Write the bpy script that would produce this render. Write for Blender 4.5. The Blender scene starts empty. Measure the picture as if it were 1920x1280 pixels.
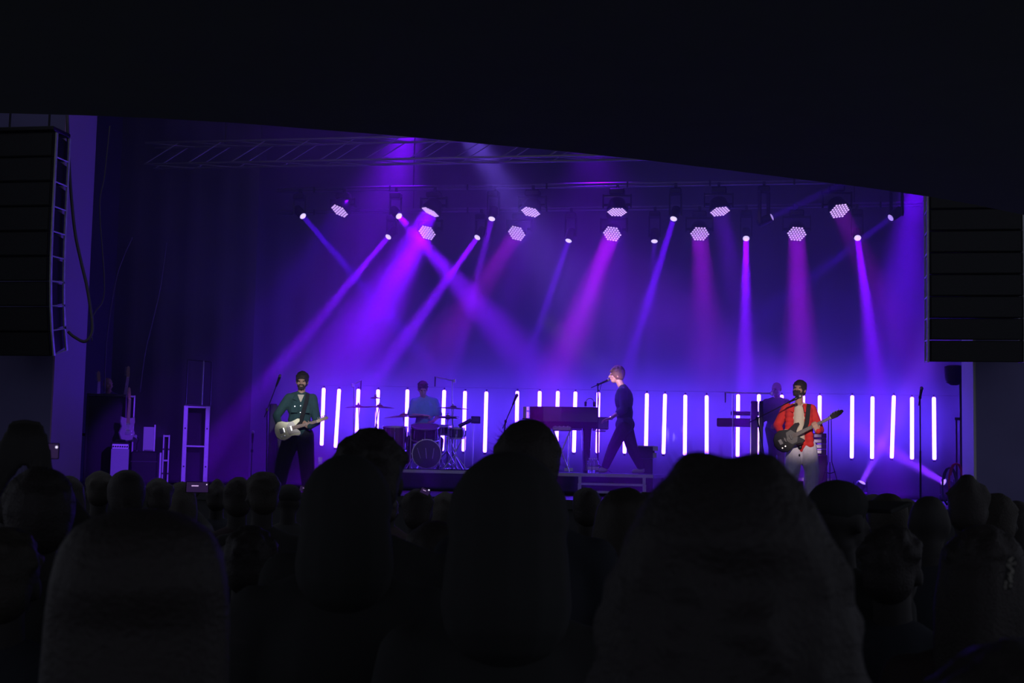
import bpy, math, random
from mathutils import Vector, Matrix, noise
random.seed(7)
S = bpy.context.scene
COL = S.collection
PI = math.pi

# ------------------------------------------------------------------ camera
F = 2667.0
CAMZ = 1.75
cd = bpy.data.cameras.new('camera'); cam = bpy.data.objects.new('camera', cd); COL.objects.link(cam)
CR = (Matrix.Rotation(math.radians(10.7), 3, 'Z') @ Matrix.Rotation(math.radians(90 + 5.14), 3, 'X')
      @ Matrix.Rotation(math.radians(1.2), 3, 'Z'))
cam.matrix_world = Matrix.Translation((0, 0, CAMZ)) @ CR.to_4x4()
cd.sensor_width = 36.0; cd.lens = 36.0 * F / 1920.0
cd.clip_start = 0.05; cd.clip_end = 200
cd.dof.use_dof = True; cd.dof.focus_distance = 22.5; cd.dof.aperture_fstop = 9.0
S.camera = cam
RIGHT, UP, BACK = CR.col[0].copy(), CR.col[1].copy(), CR.col[2].copy()

def ray(px, py):
    return CR @ Vector(((px - 960) / F, (640 - py) / F, -1.0))
def at(px, py, Y):                       # point of the photograph's pixel on the vertical plane at stage depth Y
    d = ray(px, py); return Vector((0, 0, CAMZ)) + d * (Y / d.y)
def atz(px, py, z):                      # the same on the horizontal plane at height z
    d = ray(px, py); return Vector((0, 0, CAMZ)) + d * ((z - CAMZ) / d.z)
def mpp(Y): return Y / F * 1.0           # metres per pixel near depth Y

# ------------------------------------------------------------------ world, view, integrator
S.view_settings.view_transform = 'Standard'; S.view_settings.look = 'None'
S.view_settings.gamma = 1; S.view_settings.use_curve_mapping = False
S.view_settings.exposure = 0.0
W = bpy.data.worlds.new('night'); S.world = W; W.use_nodes = True
W.node_tree.nodes['Background'].inputs[0].default_value = (0.85, 0.9, 1.15, 1)
W.node_tree.nodes['Background'].inputs[1].default_value = 0.12
S.cycles.max_bounces = 4; S.cycles.diffuse_bounces = 2; S.cycles.glossy_bounces = 2
S.cycles.transmission_bounces = 3; S.cycles.volume_bounces = 0; S.cycles.transparent_max_bounces = 6
S.cycles.use_denoising = True
S.cycles.caustics_reflective = False; S.cycles.caustics_refractive = False
S.cycles.sample_clamp_indirect = 4.0
S.cycles.use_light_tree = True

STAGE = 1.37            # stage floor height
RISER = 1.72            # top of the low risers

def beam(loc, d, color, watts, radius, spread, name='beam_lamp'):
    l = bpy.data.lights.new(name, 'AREA'); l.shape = 'DISK'; l.size = radius * 2
    l.spread = math.radians(spread); l.color = color; l.energy = watts
    o = bpy.data.objects.new(name, l); COL.objects.link(o)
    q = Vector(d).normalized().to_track_quat('-Z', 'Y')
    o.location = loc; o.rotation_mode = 'QUATERNION'; o.rotation_quaternion = q
    return o
def spot(loc, tgt, color, watts, size, blend=0.5, radius=0.08, name='front_spot'):
    l = bpy.data.lights.new(name, 'SPOT'); l.color = color; l.energy = watts
    l.spot_size = math.radians(size); l.spot_blend = blend; l.shadow_soft_size = radius
    o = bpy.data.objects.new(name, l); COL.objects.link(o)
    o.location = loc; o.rotation_mode = 'QUATERNION'
    o.rotation_quaternion = (Vector(tgt) - Vector(loc)).to_track_quat('-Z', 'Y')
    return o

# ------------------------------------------------------------------ materials
MATS = {}
def mat(name, col, rough=0.6, metal=0.0, noise_amt=0.0, scale=20.0, emit=None, es=0.0, bump=0.0, spec=0.5, coat=0.0, alpha=None, trans=0.0):
    if name in MATS: return MATS[name]
    m = bpy.data.materials.new(name); m.use_nodes = True; nt = m.node_tree
    b = nt.nodes['Principled BSDF']
    b.inputs['Base Color'].default_value = (*col, 1); b.inputs['Roughness'].default_value = rough
    b.inputs['Metallic'].default_value = metal; b.inputs['Specular IOR Level'].default_value = spec
    b.inputs['Coat Weight'].default_value = coat
    if trans: b.inputs['Transmission Weight'].default_value = trans
    tex = None
    if noise_amt or bump:
        tc = nt.nodes.new('ShaderNodeTexCoord'); tex = nt.nodes.new('ShaderNodeTexNoise')
        tex.inputs['Scale'].default_value = scale; tex.inputs['Detail'].default_value = 3
        nt.links.new(tc.outputs['Object'], tex.inputs['Vector'])
    if noise_amt:
        r = nt.nodes.new('ShaderNodeMix'); r.data_type = 'RGBA'
        r.inputs[6].default_value = (*[c * (1 - noise_amt) for c in col], 1)
        r.inputs[7].default_value = (*[min(1, c * (1 + noise_amt)) for c in col], 1)
        nt.links.new(tex.outputs['Fac'], r.inputs[0]); nt.links.new(r.outputs[2], b.inputs['Base Color'])
    if bump:
        bp = nt.nodes.new('ShaderNodeBump'); bp.inputs['Strength'].default_value = bump; bp.inputs['Distance'].default_value = 0.01
        nt.links.new(tex.outputs['Fac'], bp.inputs['Height']); nt.links.new(bp.outputs[0], b.inputs['Normal'])
    if emit:
        b.inputs['Emission Color'].default_value = (*emit, 1); b.inputs['Emission Strength'].default_value = es
    MATS[name] = m
    return m
def no_nee(m): m.cycles.emission_sampling = 'NONE'; return m

# ------------------------------------------------------------------ mesh builder
def basis(d):
    d = Vector(d).normalized(); a = Vector((0, 0, 1)) if abs(d.z) < 0.95 else Vector((1, 0, 0))
    u = d.cross(a).normalized(); return u, d.cross(u).normalized(), d
class MB:
    def __init__(s): s.v = []; s.f = []
    def add(s, vs, fs):
        n = len(s.v); s.v += [tuple(v) for v in vs]; s.f += [tuple(i + n for i in f) for f in fs]; return s
    def box(s, c, d, rot=None, taper=1.0):
        c = Vector(c); hx, hy, hz = d[0] / 2, d[1] / 2, d[2] / 2
        vs = [Vector((sx * hx * (taper if sz > 0 else 1), sy * hy * (taper if sz > 0 else 1), sz * hz)) for sz in (-1, 1) for sy in (-1, 1) for sx in (-1, 1)]
        if rot is not None: vs = [rot @ v for v in vs]
        return s.add([v + c for v in vs], [(0, 2, 3, 1), (4, 5, 7, 6), (0, 1, 5, 4), (2, 6, 7, 3), (0, 4, 6, 2), (1, 3, 7, 5)])
    def bbox(s, c, d, b=0.01, rot=None):        # box with chamfered edges (24 vertices)
        c = Vector(c); h = [x / 2 for x in d]; b = min(b, *[x * 0.45 for x in h])
        idx = {}; vs = []
        for sx in (-1, 1):
            for sy in (-1, 1):
                for sz in (-1, 1):
                    for k in range(3):
                        p = [sx * (h[0] - (0 if k == 0 else b)), sy * (h[1] - (0 if k == 1 else b)), sz * (h[2] - (0 if k == 2 else b))]
                        idx[(sx, sy, sz, k)] = len(vs); vs.append(Vector(p))
        fs = []
        for k, (i, j) in enumerate(((1, 2), (2, 0), (0, 1))):
            for sg in (-1, 1):
                q = []
                for a, e in ((-1, -1), (1, -1), (1, 1), (-1, 1)):
                    t = [0, 0, 0]; t[k] = sg; t[i] = a; t[j] = e; q.append(idx[(*t, k)])
                fs.append(tuple(q if sg > 0 else q[::-1]))
        for k, (i, j) in enumerate(((1, 2), (2, 0), (0, 1))):   # edges along k
            for a in (-1, 1):
                for e in (-1, 1):
                    t0 = [0, 0, 0]; t1 = [0, 0, 0]; t0[k] = -1; t1[k] = 1; t0[i] = t1[i] = a; t0[j] = t1[j] = e
                    fs.append((idx[(*t0, i)], idx[(*t1, i)], idx[(*t1, j)], idx[(*t0, j)]))
        for sx in (-1, 1):
            for sy in (-1, 1):
                for sz in (-1, 1): fs.append(tuple(idx[(sx, sy, sz, k)] for k in range(3)))
        if rot is not None: vs = [rot @ v for v in vs]
        return s.add([v + c for v in vs], fs)
    def tube(s, a, b, r0, r1=None, n=8):
        a, b = Vector(a), Vector(b); r1 = r0 if r1 is None else r1
        u, w, _ = basis(b - a); vs = []
        for p, r in ((a, r0), (b, r1)):
            vs += [p + u * r * math.cos(2 * PI * i / n) + w * r * math.sin(2 * PI * i / n) for i in range(n)]
        return s.add(vs, [(i, (i + 1) % n, n + (i + 1) % n, n + i) for i in range(n)] + [tuple(range(n))[::-1], tuple(range(n, 2 * n))])
    def path(s, pts, r, n=6):
        pts = [Vector(p) for p in pts]; rs = r if isinstance(r, (list, tuple)) else [r] * len(pts); vs = []
        u0 = None
        for i, p in enumerate(pts):
            d = (pts[min(i + 1, len(pts) - 1)] - pts[max(i - 1, 0)]).normalized()
            if u0 is None: u, w, _ = basis(d)
            else:
                u = (u0 - d * u0.dot(d)).normalized(); w = d.cross(u)
            u0 = u
            vs += [p + u * rs[i] * math.cos(2 * PI * k / n) + w * rs[i] * math.sin(2 * PI * k / n) for k in range(n)]
        fs = []
        for i in range(len(pts) - 1):
            for k in range(n): fs.append((i * n + k, i * n + (k + 1) % n, (i + 1) * n + (k + 1) % n, (i + 1) * n + k))
        m = (len(pts) - 1) * n
        return s.add(vs, fs + [tuple(range(n))[::-1], tuple(range(m, m + n))])
    def lathe(s, prof, o=(0, 0, 0), axis=(0, 0, 1), n=20, ring=False):     # prof: (radius, height)
        u, w, d = basis(axis); o = Vector(o); vs = []
        for r, h in prof:
            r = max(r, 1e-4)
            vs += [o + d * h + u * r * math.cos(2 * PI * k / n) + w * r * math.sin(2 * PI * k / n) for k in range(n)]
        fs = []
        for i in range(len(prof) - 1):
            for k in range(n): fs.append((i * n + k, i * n + (k + 1) % n, (i + 1) * n + (k + 1) % n, (i + 1) * n + k))
        m = (len(prof) - 1) * n
        if ring: return s.add(vs, fs + [(m + k, m + (k + 1) % n, (k + 1) % n, k) for k in range(n)])
        return s.add(vs, fs + [tuple(range(n))[::-1], tuple(range(m, m + n))])
    def ell(s, c, r, rot=None, nu=12, nv=8):
        c = Vector(c); vs = [Vector((0, 0, -1))]
        for j in range(1, nv):
            t = PI * j / nv - PI / 2
            vs += [Vector((math.cos(t) * math.cos(2 * PI * i / nu), math.cos(t) * math.sin(2 * PI * i / nu), math.sin(t))) for i in range(nu)]
        vs.append(Vector((0, 0, 1)))
        vs = [Vector((v.x * r[0], v.y * r[1], v.z * r[2])) for v in vs]
        if rot is not None: vs = [rot @ v for v in vs]
        fs = [(0, 1 + (i + 1) % nu, 1 + i) for i in range(nu)]
        for j in range(nv - 2):
            for i in range(nu): a = 1 + j * nu; fs.append((a + i, a + (i + 1) % nu, a + nu + (i + 1) % nu, a + nu + i))
        t = len(vs) - 1; a = 1 + (nv - 2) * nu
        fs += [(a + i, a + (i + 1) % nu, t) for i in range(nu)]
        return s.add([v + c for v in vs], fs)
    def cap(s, a, b, ra, rb=None, flat=1.0, fdir=None, n=12):   # tapered capsule; flat squashes it along fdir
        a, b = Vector(a), Vector(b); rb = ra if rb is None else rb
        if (b - a).length < 1e-5: return s.ell(a, (ra, ra, ra))
        if fdir is not None:
            d = (b - a).normalized(); w = Vector(fdir); w = (w - d * w.dot(d)).normalized(); u = w.cross(d)
        else: u, w, d = basis(b - a)
        L = (b - a).length; prof = []
        for k in range(0, 4): t = PI / 2 * k / 4; prof.append((-ra * math.cos(t), ra * math.sin(t)))
        prof.append((0, ra)); prof.append((L * 0.5, (ra + rb) / 2)); prof.append((L, rb))
        for k in range(3, -1, -1): t = PI / 2 * k / 4; prof.append((L + rb * math.cos(t), rb * math.sin(t)))
        vs = []
        for h, r in prof:
            r = max(r, 1e-4)
            vs += [a + d * h + u * r * math.cos(2 * PI * k / n) + w * r * flat * math.sin(2 * PI * k / n) for k in range(n)]
        fs = []; m = len(prof)
        for i in range(m - 1):
            for k in range(n): fs.append((i * n + k, i * n + (k + 1) % n, (i + 1) * n + (k + 1) % n, (i + 1) * n + k))
        return s.add(vs, fs + [tuple(range(n))[::-1], tuple(range((m - 1) * n, m * n))])
    def loft(s, rings):                         # rings: (centre, rx, ry) ellipses in the xy plane, or lists of points
        n = 16; vs = []
        for c, rx, ry in rings:
            c = Vector(c); vs += [c + Vector((rx * math.cos(2 * PI * k / n), ry * math.sin(2 * PI * k / n), 0)) for k in range(n)]
        fs = []; m = len(rings)
        for i in range(m - 1):
            for k in range(n): fs.append((i * n + k, i * n + (k + 1) % n, (i + 1) * n + (k + 1) % n, (i + 1) * n + k))
        return s.add(vs, fs + [tuple(range(n))[::-1], tuple(range((m - 1) * n, m * n))])
    def prism(s, pts, h, frame=None):           # 2-D outline extruded by h; frame maps (x, y, z) to space
        vs = [Vector((x, y, z)) for z in (0, h) for x, y in pts]; n = len(pts)
        if frame is not None: vs = [frame @ v for v in vs]
        return s.add(vs, [tuple(range(n))[::-1], tuple(range(n, 2 * n))] + [(i, (i + 1) % n, n + (i + 1) % n, n + i) for i in range(n)])
    def mesh(s, name, smooth=False):
        me = bpy.data.meshes.new(name); me.from_pydata(s.v, [], s.f); me.update()
        if smooth: me.polygons.foreach_set('use_smooth', [True] * len(me.polygons))
        return me
    def build(s, name, m, parent=None, smooth=False, auto=False, label=None):
        me = s.mesh(name, smooth or auto)
        if auto:
            try: me.set_sharp_from_angle(angle=math.radians(38))
            except Exception: pass
        return link(name, me, m, parent, label)
    def remesh(s, name, m, parent=None, voxel=0.02, smooth=3, fac=0.5, label=None):
        me = s.mesh(name + '_raw'); o = bpy.data.objects.new('tmp', me); COL.objects.link(o)
        r = o.modifiers.new('r', 'REMESH'); r.mode = 'VOXEL'; r.voxel_size = voxel; r.use_smooth_shade = True
        if smooth: k = o.modifiers.new('s', 'SMOOTH'); k.factor = fac; k.iterations = smooth
        dg = bpy.context.evaluated_depsgraph_get(); dg.update()
        nm = bpy.data.meshes.new_from_object(o.evaluated_get(dg)); nm.name = name
        nm.polygons.foreach_set('use_smooth', [True] * len(nm.polygons))
        bpy.data.objects.remove(o); bpy.data.meshes.remove(me)
        return link(name, nm, m, parent, label)

def link(name, me, m, parent=None, label=None):
    me.materials.clear()
    for x in (m if isinstance(m, (list, tuple)) else [m]): me.materials.append(x)
    o = bpy.data.objects.new(name, me); COL.objects.link(o)
    if parent is not None: o.parent = parent
    if label: o['label'] = label
    return o
def tag(o, label, cat, group=None, kind=None):
    o['label'] = label; o['category'] = cat
    if group: o['group'] = group
    if kind: o['kind'] = kind
    return o
def thing(name, label, cat, loc=(0, 0, 0), rotz=0.0, group=None):
    o = bpy.data.objects.new(name, None); COL.objects.link(o); o.empty_display_size = 0.1
    o.location = loc; o.rotation_euler = (0, 0, rotz); return tag(o, label, cat, group)
def struct(o): o['kind'] = 'structure'; return o
def copy_tree(o, parent=None):
    c = o.copy(); COL.objects.link(c); c.parent = parent
    for ch in list(o.children): copy_tree(ch, c)
    return c

# ------------------------------------------------------------------ shared materials
BLK = mat('black paint', (0.012, 0.012, 0.014), 0.6, spec=0.2)
BLKM = mat('black metal', (0.02, 0.02, 0.024), 0.35, 0.6)
CHROME = mat('chrome', (0.85, 0.85, 0.88), 0.28, 1.0)
ALU = mat('aluminium', (0.55, 0.55, 0.58), 0.35, 0.9, noise_amt=0.15, scale=30)
GREY = mat('grey paint', (0.25, 0.25, 0.27), 0.5, noise_amt=0.15)
CLOTH = mat('black cloth', (0.014, 0.014, 0.018), 0.95, bump=0.3, scale=60)

# ================================================================== room and stage shell
XL, XR = -12.5, 5.2
HAZE_LOW, HAZE_HIGH = 0.028, 0.062
FLOORM = mat('dark hall floor', (0.03, 0.03, 0.035), 0.7, noise_amt=0.3, scale=3)
WALLM = mat('dark plaster', (0.028, 0.027, 0.034), 0.85, noise_amt=0.25, scale=2, bump=0.2)
o = MB().box((-3.5, 9, -0.05), (26, 30, 0.1)).build('floor', FLOORM); struct(o)
STG = mat('black stage deck', (0.03, 0.03, 0.035), 0.45, noise_amt=0.3, scale=4, bump=0.1)
o = MB().box((-4.0, 23.25, STAGE - 0.06), (20, 9.5, 0.12)).box((-4.0, 18.6, 0.65), (20, 0.1, 1.3)).build('floor_stage', STG); struct(o)
# backdrop: pleated cloth across the back of the stage
BACKM = mat('dark backdrop cloth', (0.15, 0.15, 0.165), 0.9, noise_amt=0.12, scale=1.5)
def pleats(x0, x1, Y, z0, z1, amp, step, seed=0, curve=None):
    m = MB(); n = int(abs(x1 - x0) / step); rnd = random.Random(seed); ph = 0; pts = []
    for i in range(n + 1):
        ph += rnd.uniform(0.7, 1.3); pts.append((x0 + (x1 - x0) * i / n, Y + amp * math.sin(ph * 1.3)))
    vs = []; th = 0.012
    for z in (z0, z0 + (z1 - z0) * .33, z0 + (z1 - z0) * .66, z1):
        for x, y in pts: vs.append((x, y + (curve(z) if curve else 0), z))
    k = n + 1; fs = []
    for r in range(3):
        for i in range(n): fs.append((r * k + i, r * k + i + 1, (r + 1) * k + i + 1, (r + 1) * k + i))
    nb = len(vs); vs2 = vs + [(x, y + th, z) for x, y, z in vs]
    fs2 = fs + [tuple(i + nb for i in f[::-1]) for f in fs]
    fs2 += [(i + 1, i, nb + i, nb + i + 1) for i in range(n)] + [(3 * k + i, 3 * k + i + 1, nb + 3 * k + i + 1, nb + 3 * k + i) for i in range(n)]
    m.add(vs2, fs2); return m
o = pleats(-12.4, 5.1, 26.55, STAGE, 9.2, 0.02, 0.12, 3).build('backdrop_curtain', BACKM, smooth=True)
tag(o, 'tall dark pleated backdrop cloth hanging behind the whole stage', 'curtain')
o = MB().box((-3.6, 27.75, 4.7), (18.5, 0.2, 9.4)).build('wall_back', WALLM); struct(o)
o = MB().box((XL - 0.2, 21.0, 4.7), (0.3, 13.7, 9.4)).build('wall_left', WALLM); struct(o)
o = MB().box((XR + 0.2, 23.2, 4.7), (0.3, 9.0, 9.4)).build('wall_right', WALLM); struct(o)
o = MB().box((-3.6, 23.2, 9.45), (18.5, 9.3, 0.15)).build('ceiling', WALLM); struct(o)

# ------------------------------------------------------------------ haze over the stage
hz = bpy.data.materials.new('stage haze'); hz.use_nodes = True; nt = hz.node_tree
nt.nodes.remove(nt.nodes['Principled BSDF'])
vs = nt.nodes.new('ShaderNodeVolumeScatter')
vs.inputs['Anisotropy'].default_value = 0.3; vs.inputs['Color'].default_value = (1, 1, 1, 1)
nt.links.new(vs.outputs[0], nt.nodes['Material Output'].inputs['Volume'])
# drifting smoke: soft clouds, thicker under the rig than at the deck
ge = nt.nodes.new('ShaderNodeNewGeometry'); nz = nt.nodes.new('ShaderNodeTexNoise')
nz.inputs['Scale'].default_value = 0.55; nz.inputs['Detail'].default_value = 1.5
mr = nt.nodes.new('ShaderNodeMapRange'); mr.inputs['From Min'].default_value = 0.3; mr.inputs['From Max'].default_value = 0.7
mr.inputs['To Min'].default_value = 0.6; mr.inputs['To Max'].default_value = 1.4
sx = nt.nodes.new('ShaderNodeSeparateXYZ'); mz = nt.nodes.new('ShaderNodeMapRange'); mz.interpolation_type = 'SMOOTHSTEP'
mz.inputs['From Min'].default_value = 2.4; mz.inputs['From Max'].default_value = 5.4
mz.inputs['To Min'].default_value = HAZE_LOW; mz.inputs['To Max'].default_value = HAZE_HIGH
mu = nt.nodes.new('ShaderNodeMath'); mu.operation = 'MULTIPLY'
nt.links.new(ge.outputs['Position'], nz.inputs['Vector']); nt.links.new(ge.outputs['Position'], sx.inputs[0])
nt.links.new(nz.outputs['Fac'], mr.inputs['Value']); nt.links.new(sx.outputs['Z'], mz.inputs['Value'])
nt.links.new(mr.outputs[0], mu.inputs[0]); nt.links.new(mz.outputs[0], mu.inputs[1]); nt.links.new(mu.outputs[0], vs.inputs['Density'])
hz.cycles.volume_sampling = 'MULTIPLE_IMPORTANCE'; hz.cycles.homogeneous_volume = False
S.cycles.volume_step_rate = 1.0; S.cycles.volume_max_steps = 32
o = MB().box((-3.6, 22.7, 5.3), (16.8, 7.6, 7.7)).build('stage_haze', hz)
tag(o, 'thin violet smoke haze filling the air above the whole stage', 'haze', kind='stuff')

# ================================================================== lamps on the rig
VIO = (0.17, 0.0, 1.0); BLU = (0.08, 0.0, 1.0); MAG = (0.38, 0.0, 0.95); PAL = (0.42, 0.22, 1.0)
def ddir(u, v, rho, px=960, py=640):     # direction that runs along (u, v) in the picture while leaning rho towards the viewer
    k = Vector((u, v)).normalized(); s = math.sqrt(1 - rho * rho)
    return (RIGHT * (k.x * s - (px - 960) / F * rho) + UP * (k.y * s - (640 - py) / F * rho) + BACK * rho).normalized()
# (px, py, Y, image direction of the beam, foreshortening, colour, watts, beam spread)
WASH = [
 (637, 395, 24.0, (-18, -27), 0.45, BLU, 3, 20),
 (807, 397, 24.0, (-15, -27), 0.22, VIO, 92, 32),
 (995, 397, 24.0, (-8, -30), 0.42, VIO, 5, 22),
 (1157, 397, 24.0, (0, -30), 0.38, VIO, 5, 18),
 (1350, 396, 24.0, (6, -30), 0.42, VIO, 7, 24),
 (1574, 395, 24.0, (12, -25), 0.66, MAG, 3.5, 16),
 (801, 436, 25.4, (-16, -24), 0.72, VIO, 42, 24),
 (969, 437, 25.4, (-14, -21), 0.74, MAG, 8, 15),
 (1148, 438, 25.4, (-8.5, -22), 0.80, MAG, 16, 12),
 (1312, 438, 25.4, (2, -30), 0.76, MAG, 8, 15),
 (1494, 438, 25.4, (1, -30), 0.78, MAG, 10, 11),
]
SPOTS = [
 (568, 405, 24.0, (82, -95), 0.62, BLU, 5, 5),
 (748, 405, 24.0, (75, -85), 0.72, VIO, 22, 11),
 (922, 410, 24.0, (-40, -160), 0.6, VIO, 5, 6),
 (1263, 410, 24.0, (-28, -90), 0.62, (0.12, 0.0, 1.0), 8, 6),
 (1447, 407, 24.0, (60, 28), 0.3, BLU, 1.5, 6),
 (1670, 408, 24.0, (-60, -45), 0.34, BLU, 2, 8),
 (728, 444, 25.4, (-130, -155), 0.62, VIO, 16, 6),
 (895, 445, 25.4, (-115, -160), 0.62, VIO, 19, 7),
 (1066, 451, 25.4, (-62, -180), 0.5, (0.12, 0.0, 1.0), 5, 7),
 (1227, 452, 25.4, (-4, -150), 0.5, (0.12, 0.0, 1.0), 2.5, 7),
 (1399, 447, 25.4, (-2, -250), 0.8, VIO, 15, 6),
 (1608, 446, 25.4, (26, -190), 0.85, VIO, 10, 6),
]
BEAMS_ON = True
for px, py, Y, dv, rho, c, w, sp in WASH:
    d = ddir(*dv, rho, px, py); beam(at(px, py, Y) + d * 0.04, d, c, w, 0.15, sp, 'wash_beam')
for px, py, Y, dv, rho, c, w, sp in SPOTS:
    d = ddir(*dv, rho, px, py); beam(at(px, py, Y) + d * 0.02, d, c, w, 0.05, sp, 'spot_beam')
# lamps hung higher than the picture shows: violet and grey-violet left of centre, violet by the right edge
beam(at(840, 190, 23.0), ddir(80, -130, 0.3), (0.20, 0.10, 1.0), 16, 0.15, 20, 'upper_beam')
beam(at(780, 200, 24.6), ddir(-30, -110, 0.3), VIO, 75, 0.15, 46, 'upper_beam')
beam(at(1100, 210, 24.6), ddir(10, -110, 0.3), VIO, 26, 0.15, 60, 'upper_beam')  # added unseen lamp, lifts the haze glow right of centre
beam(at(1728, 250, 25.4), ddir(-30, -150, 0.3), (0.12, 0.0, 1.0), 60, 0.1, 22, 'upper_beam')
# front of house lamps on the balcony rail, aimed at the three front performers
g0 = at(563, 770, 20.5); spot((-3.4, 10.6, 5.2), g0 + Vector((0, 0, .1)), (0.90, 0.90, 0.92), 3200, 5.6, 0.7)
b0 = at(1503, 800, 21.0); spot((1.5, 11.6, 5.2), b0 + Vector((0, 0, .1)), (1.0, 0.80, 0.72), 3000, 7.2, 0.7)
s0 = at(1155, 715, 22.6); spot((-4.5, 10.6, 5.2), s0, (0.88, 0.60, 1.0), 20000, 1.7, 0.8)
d0 = at(795, 765, 24.3); spot((-3.0, 10.6, 5.2), d0, (0.25, 0.32, 1.0), 2600, 3.0, 0.8)
spot((-2.2, 10.6, 5.0), at(290, 850, 21.3), (0.17, 0.02, 1.0), 6500, 9.5, 0.5)
# floor lamps at stage left
beam(at(1617, 903, 25.0), ddir(42, 100, 0.3), (0.2, 0.03, 1.0), 34, 0.05, 18, 'floor_beam')
beam(at(1768, 903, 25.0), ddir(-110, 62, 0.3), (0.2, 0.02, 1.0), 34, 0.05, 16, 'floor_beam')

# ================================================================== LED tubes in a row
TUBEM = mat('lit led tube', (0.8, 0.8, 0.8), 0.4, emit=(0.10, 0.034, 1.0), es=38.0)
TUBES = [(607,727,603,835),(636,729,629,839),(672,729,668,840),(709,730,705,841),(764,730,761,843),(833,731,829,845),
 (872,733,869,846),(912,734,909,848),(970,733,968,849),(1012,733,1010,848),(1046,733,1043,848),(1079,734,1076,848),
 (1122,735,1120,849),(1173,736,1171,850),(1213,737,1211,851),(1247,738,1244,851),(1285,740,1284,853),(1325,741,1325,856),
 (1384,739,1383,856),(1423,739,1421,857),(1466,740,1464,857),(1506,741,1505,858),(1537,741,1536,858),(1598,741,1597,859),(1636,743,1635,860),
 (1676,741,1672,859),(1710,744,1710,861),(1751,744,1752,862)]
TD = 26.0
behind = {2:'behind the thin mic stand left of the drum kit',3:'behind the small splash cymbal',4:'just left of the drummer',5:'just right of the drummer',
 6:'behind the right crash cymbal',7:'standing clear right of the drum kit',8:'behind the boom stand left of the piano',13:'hidden behind the singing pianist',
 12:'at the keyboard end of the grand piano',14:'above the black case right of the pianist',18:'behind the stacked keyboards'}
for i, (x0, y0, x1, y1) in enumerate(TUBES):
    a, b = at(x0, y0, TD), at(x1, y1, TD); c = (a + b) / 2; ax = a - b; L = ax.length / 2
    if i in behind: lb = 'glowing violet white LED tube ' + behind[i]
    elif i == 0: lb = 'glowing violet white LED tube at the left end of the row by the guitarist'
    elif i == 1: lb = 'glowing violet white LED tube second from the left end of the row'
    elif i in (9, 10, 11): lb = 'glowing violet white LED tube above the piano lid, ' + ('leftmost', 'middle', 'rightmost')[i - 9] + ' of three'
    elif i in (15, 16, 17): lb = 'glowing violet white LED tube between pianist and keyboards, ' + ('leftmost', 'middle', 'rightmost')[i - 15] + ' of three'
    elif i == 19: lb = 'glowing violet white LED tube top behind the black rack left of keyboard player'
    elif i == 20: lb = 'glowing violet white LED tube behind the keyboard player'
    elif i == 21: lb = 'glowing violet white LED tube hidden behind the bassist in red'
    elif i == 22: lb = 'glowing violet white LED tube at the bassist shoulder'
    elif i == 23: lb = 'glowing violet white LED tube behind the bass headstock'
    else: lb = 'glowing violet white LED tube, ' + ('second', 'third', 'fourth')[i - 24] + ' of the five at the right end' if i < 27 else 'glowing violet white LED tube at the right end of the row'
    t = thing('led_tube', lb, 'tube light', b)
    up = ax.normalized()
    MB().lathe([(0.02, 0), (0.033, 0.015), (0.035, 0.04), (0.035, 2 * L - .04), (0.033, 2 * L - .015), (0.02, 2 * L)], (0, 0, 0), up, 10).build('tube', TUBEM, t, smooth=True)
    MB().tube(-up * 0.0, -up * 0.035, 0.03, 0.026, 10).build('end_cap', BLK, t)
    MB().tube(up * (2 * L), up * (2 * L + .03), 0.012, None, 8).bbox(up * (2 * L + .03) + Vector((0, .015, 0)), (.03, .05, .02), .004).build('hanging_clip', BLK, t)

# ================================================================== proscenium, balcony, rigging
PL = at(105, 560, 19.0).x; PR = at(1831, 800, 19.0).x
REV = mat('spill-tinted proscenium wall', (0.19, 0.17, 0.40), 0.8, noise_amt=0.25, scale=1.2, bump=0.15)  # blue of the stage spill is put into the wall colour
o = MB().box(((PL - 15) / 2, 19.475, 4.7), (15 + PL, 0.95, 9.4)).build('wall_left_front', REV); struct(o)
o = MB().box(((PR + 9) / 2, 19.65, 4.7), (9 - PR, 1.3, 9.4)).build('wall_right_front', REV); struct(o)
o = MB().box((PR - .012, 19.65, 4.7), (.024, 1.26, 9.3)).box((PR - .022, 19.05, 4.7), (.02, .03, 9.3)).build('lit_reveal_right', mat('right reveal painted light', (.8, .78, .82), .6)); struct(o)  # added panel, its pale colour stands in for strong light on this reveal
o = MB().box((PL + .012, 19.475, 4.7), (.024, .93, 9.3)).build('lit_reveal_left', mat('left reveal painted light', (.42, .24, .60), .7)); struct(o)  # violet stage light on the left reveal, put into an added panel's colour
# balcony over the viewer: level soffit with a curved front edge and a fascia
ZB = 3.75
edge = [(-260, 205), (0, 212), (150, 216), (300, 222), (450, 231), (600, 243), (750, 255), (900, 269), (1050, 283), (1200, 299), (1350, 317),
        (1500, 336), (1620, 351), (1740, 368), (1830, 384), (1920, 403), (2080, 440)]
ep = [atz(x, y, ZB) for x, y in edge]
BAL = mat('matt black balcony', (0.24, 0.27, 0.20), 0.9, noise_amt=0.1, scale=2)
m = MB(); n = len(ep)
vs = []
for z, dy in ((ZB, 0), (ZB + 0.9, 0)):
    vs += [(p.x, p.y + dy, z) for p in ep]
    vs += [(p.x * 1.0, -4.0, z) for p in ep]
fs = []
for i in range(n - 1):
    fs += [(i, i + 1, n + i + 1, n + i), (2 * n + i + 1, 2 * n + i, 3 * n + i, 3 * n + i + 1), (i + 1, i, 2 * n + i, 2 * n + i + 1), (n + i, n + i + 1, 3 * n + i + 1, 3 * n + i)]
fs += [(0, n, 3 * n, 2 * n), (n - 1, 3 * n - 1, 4 * n - 1, 2 * n - 1)]
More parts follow.
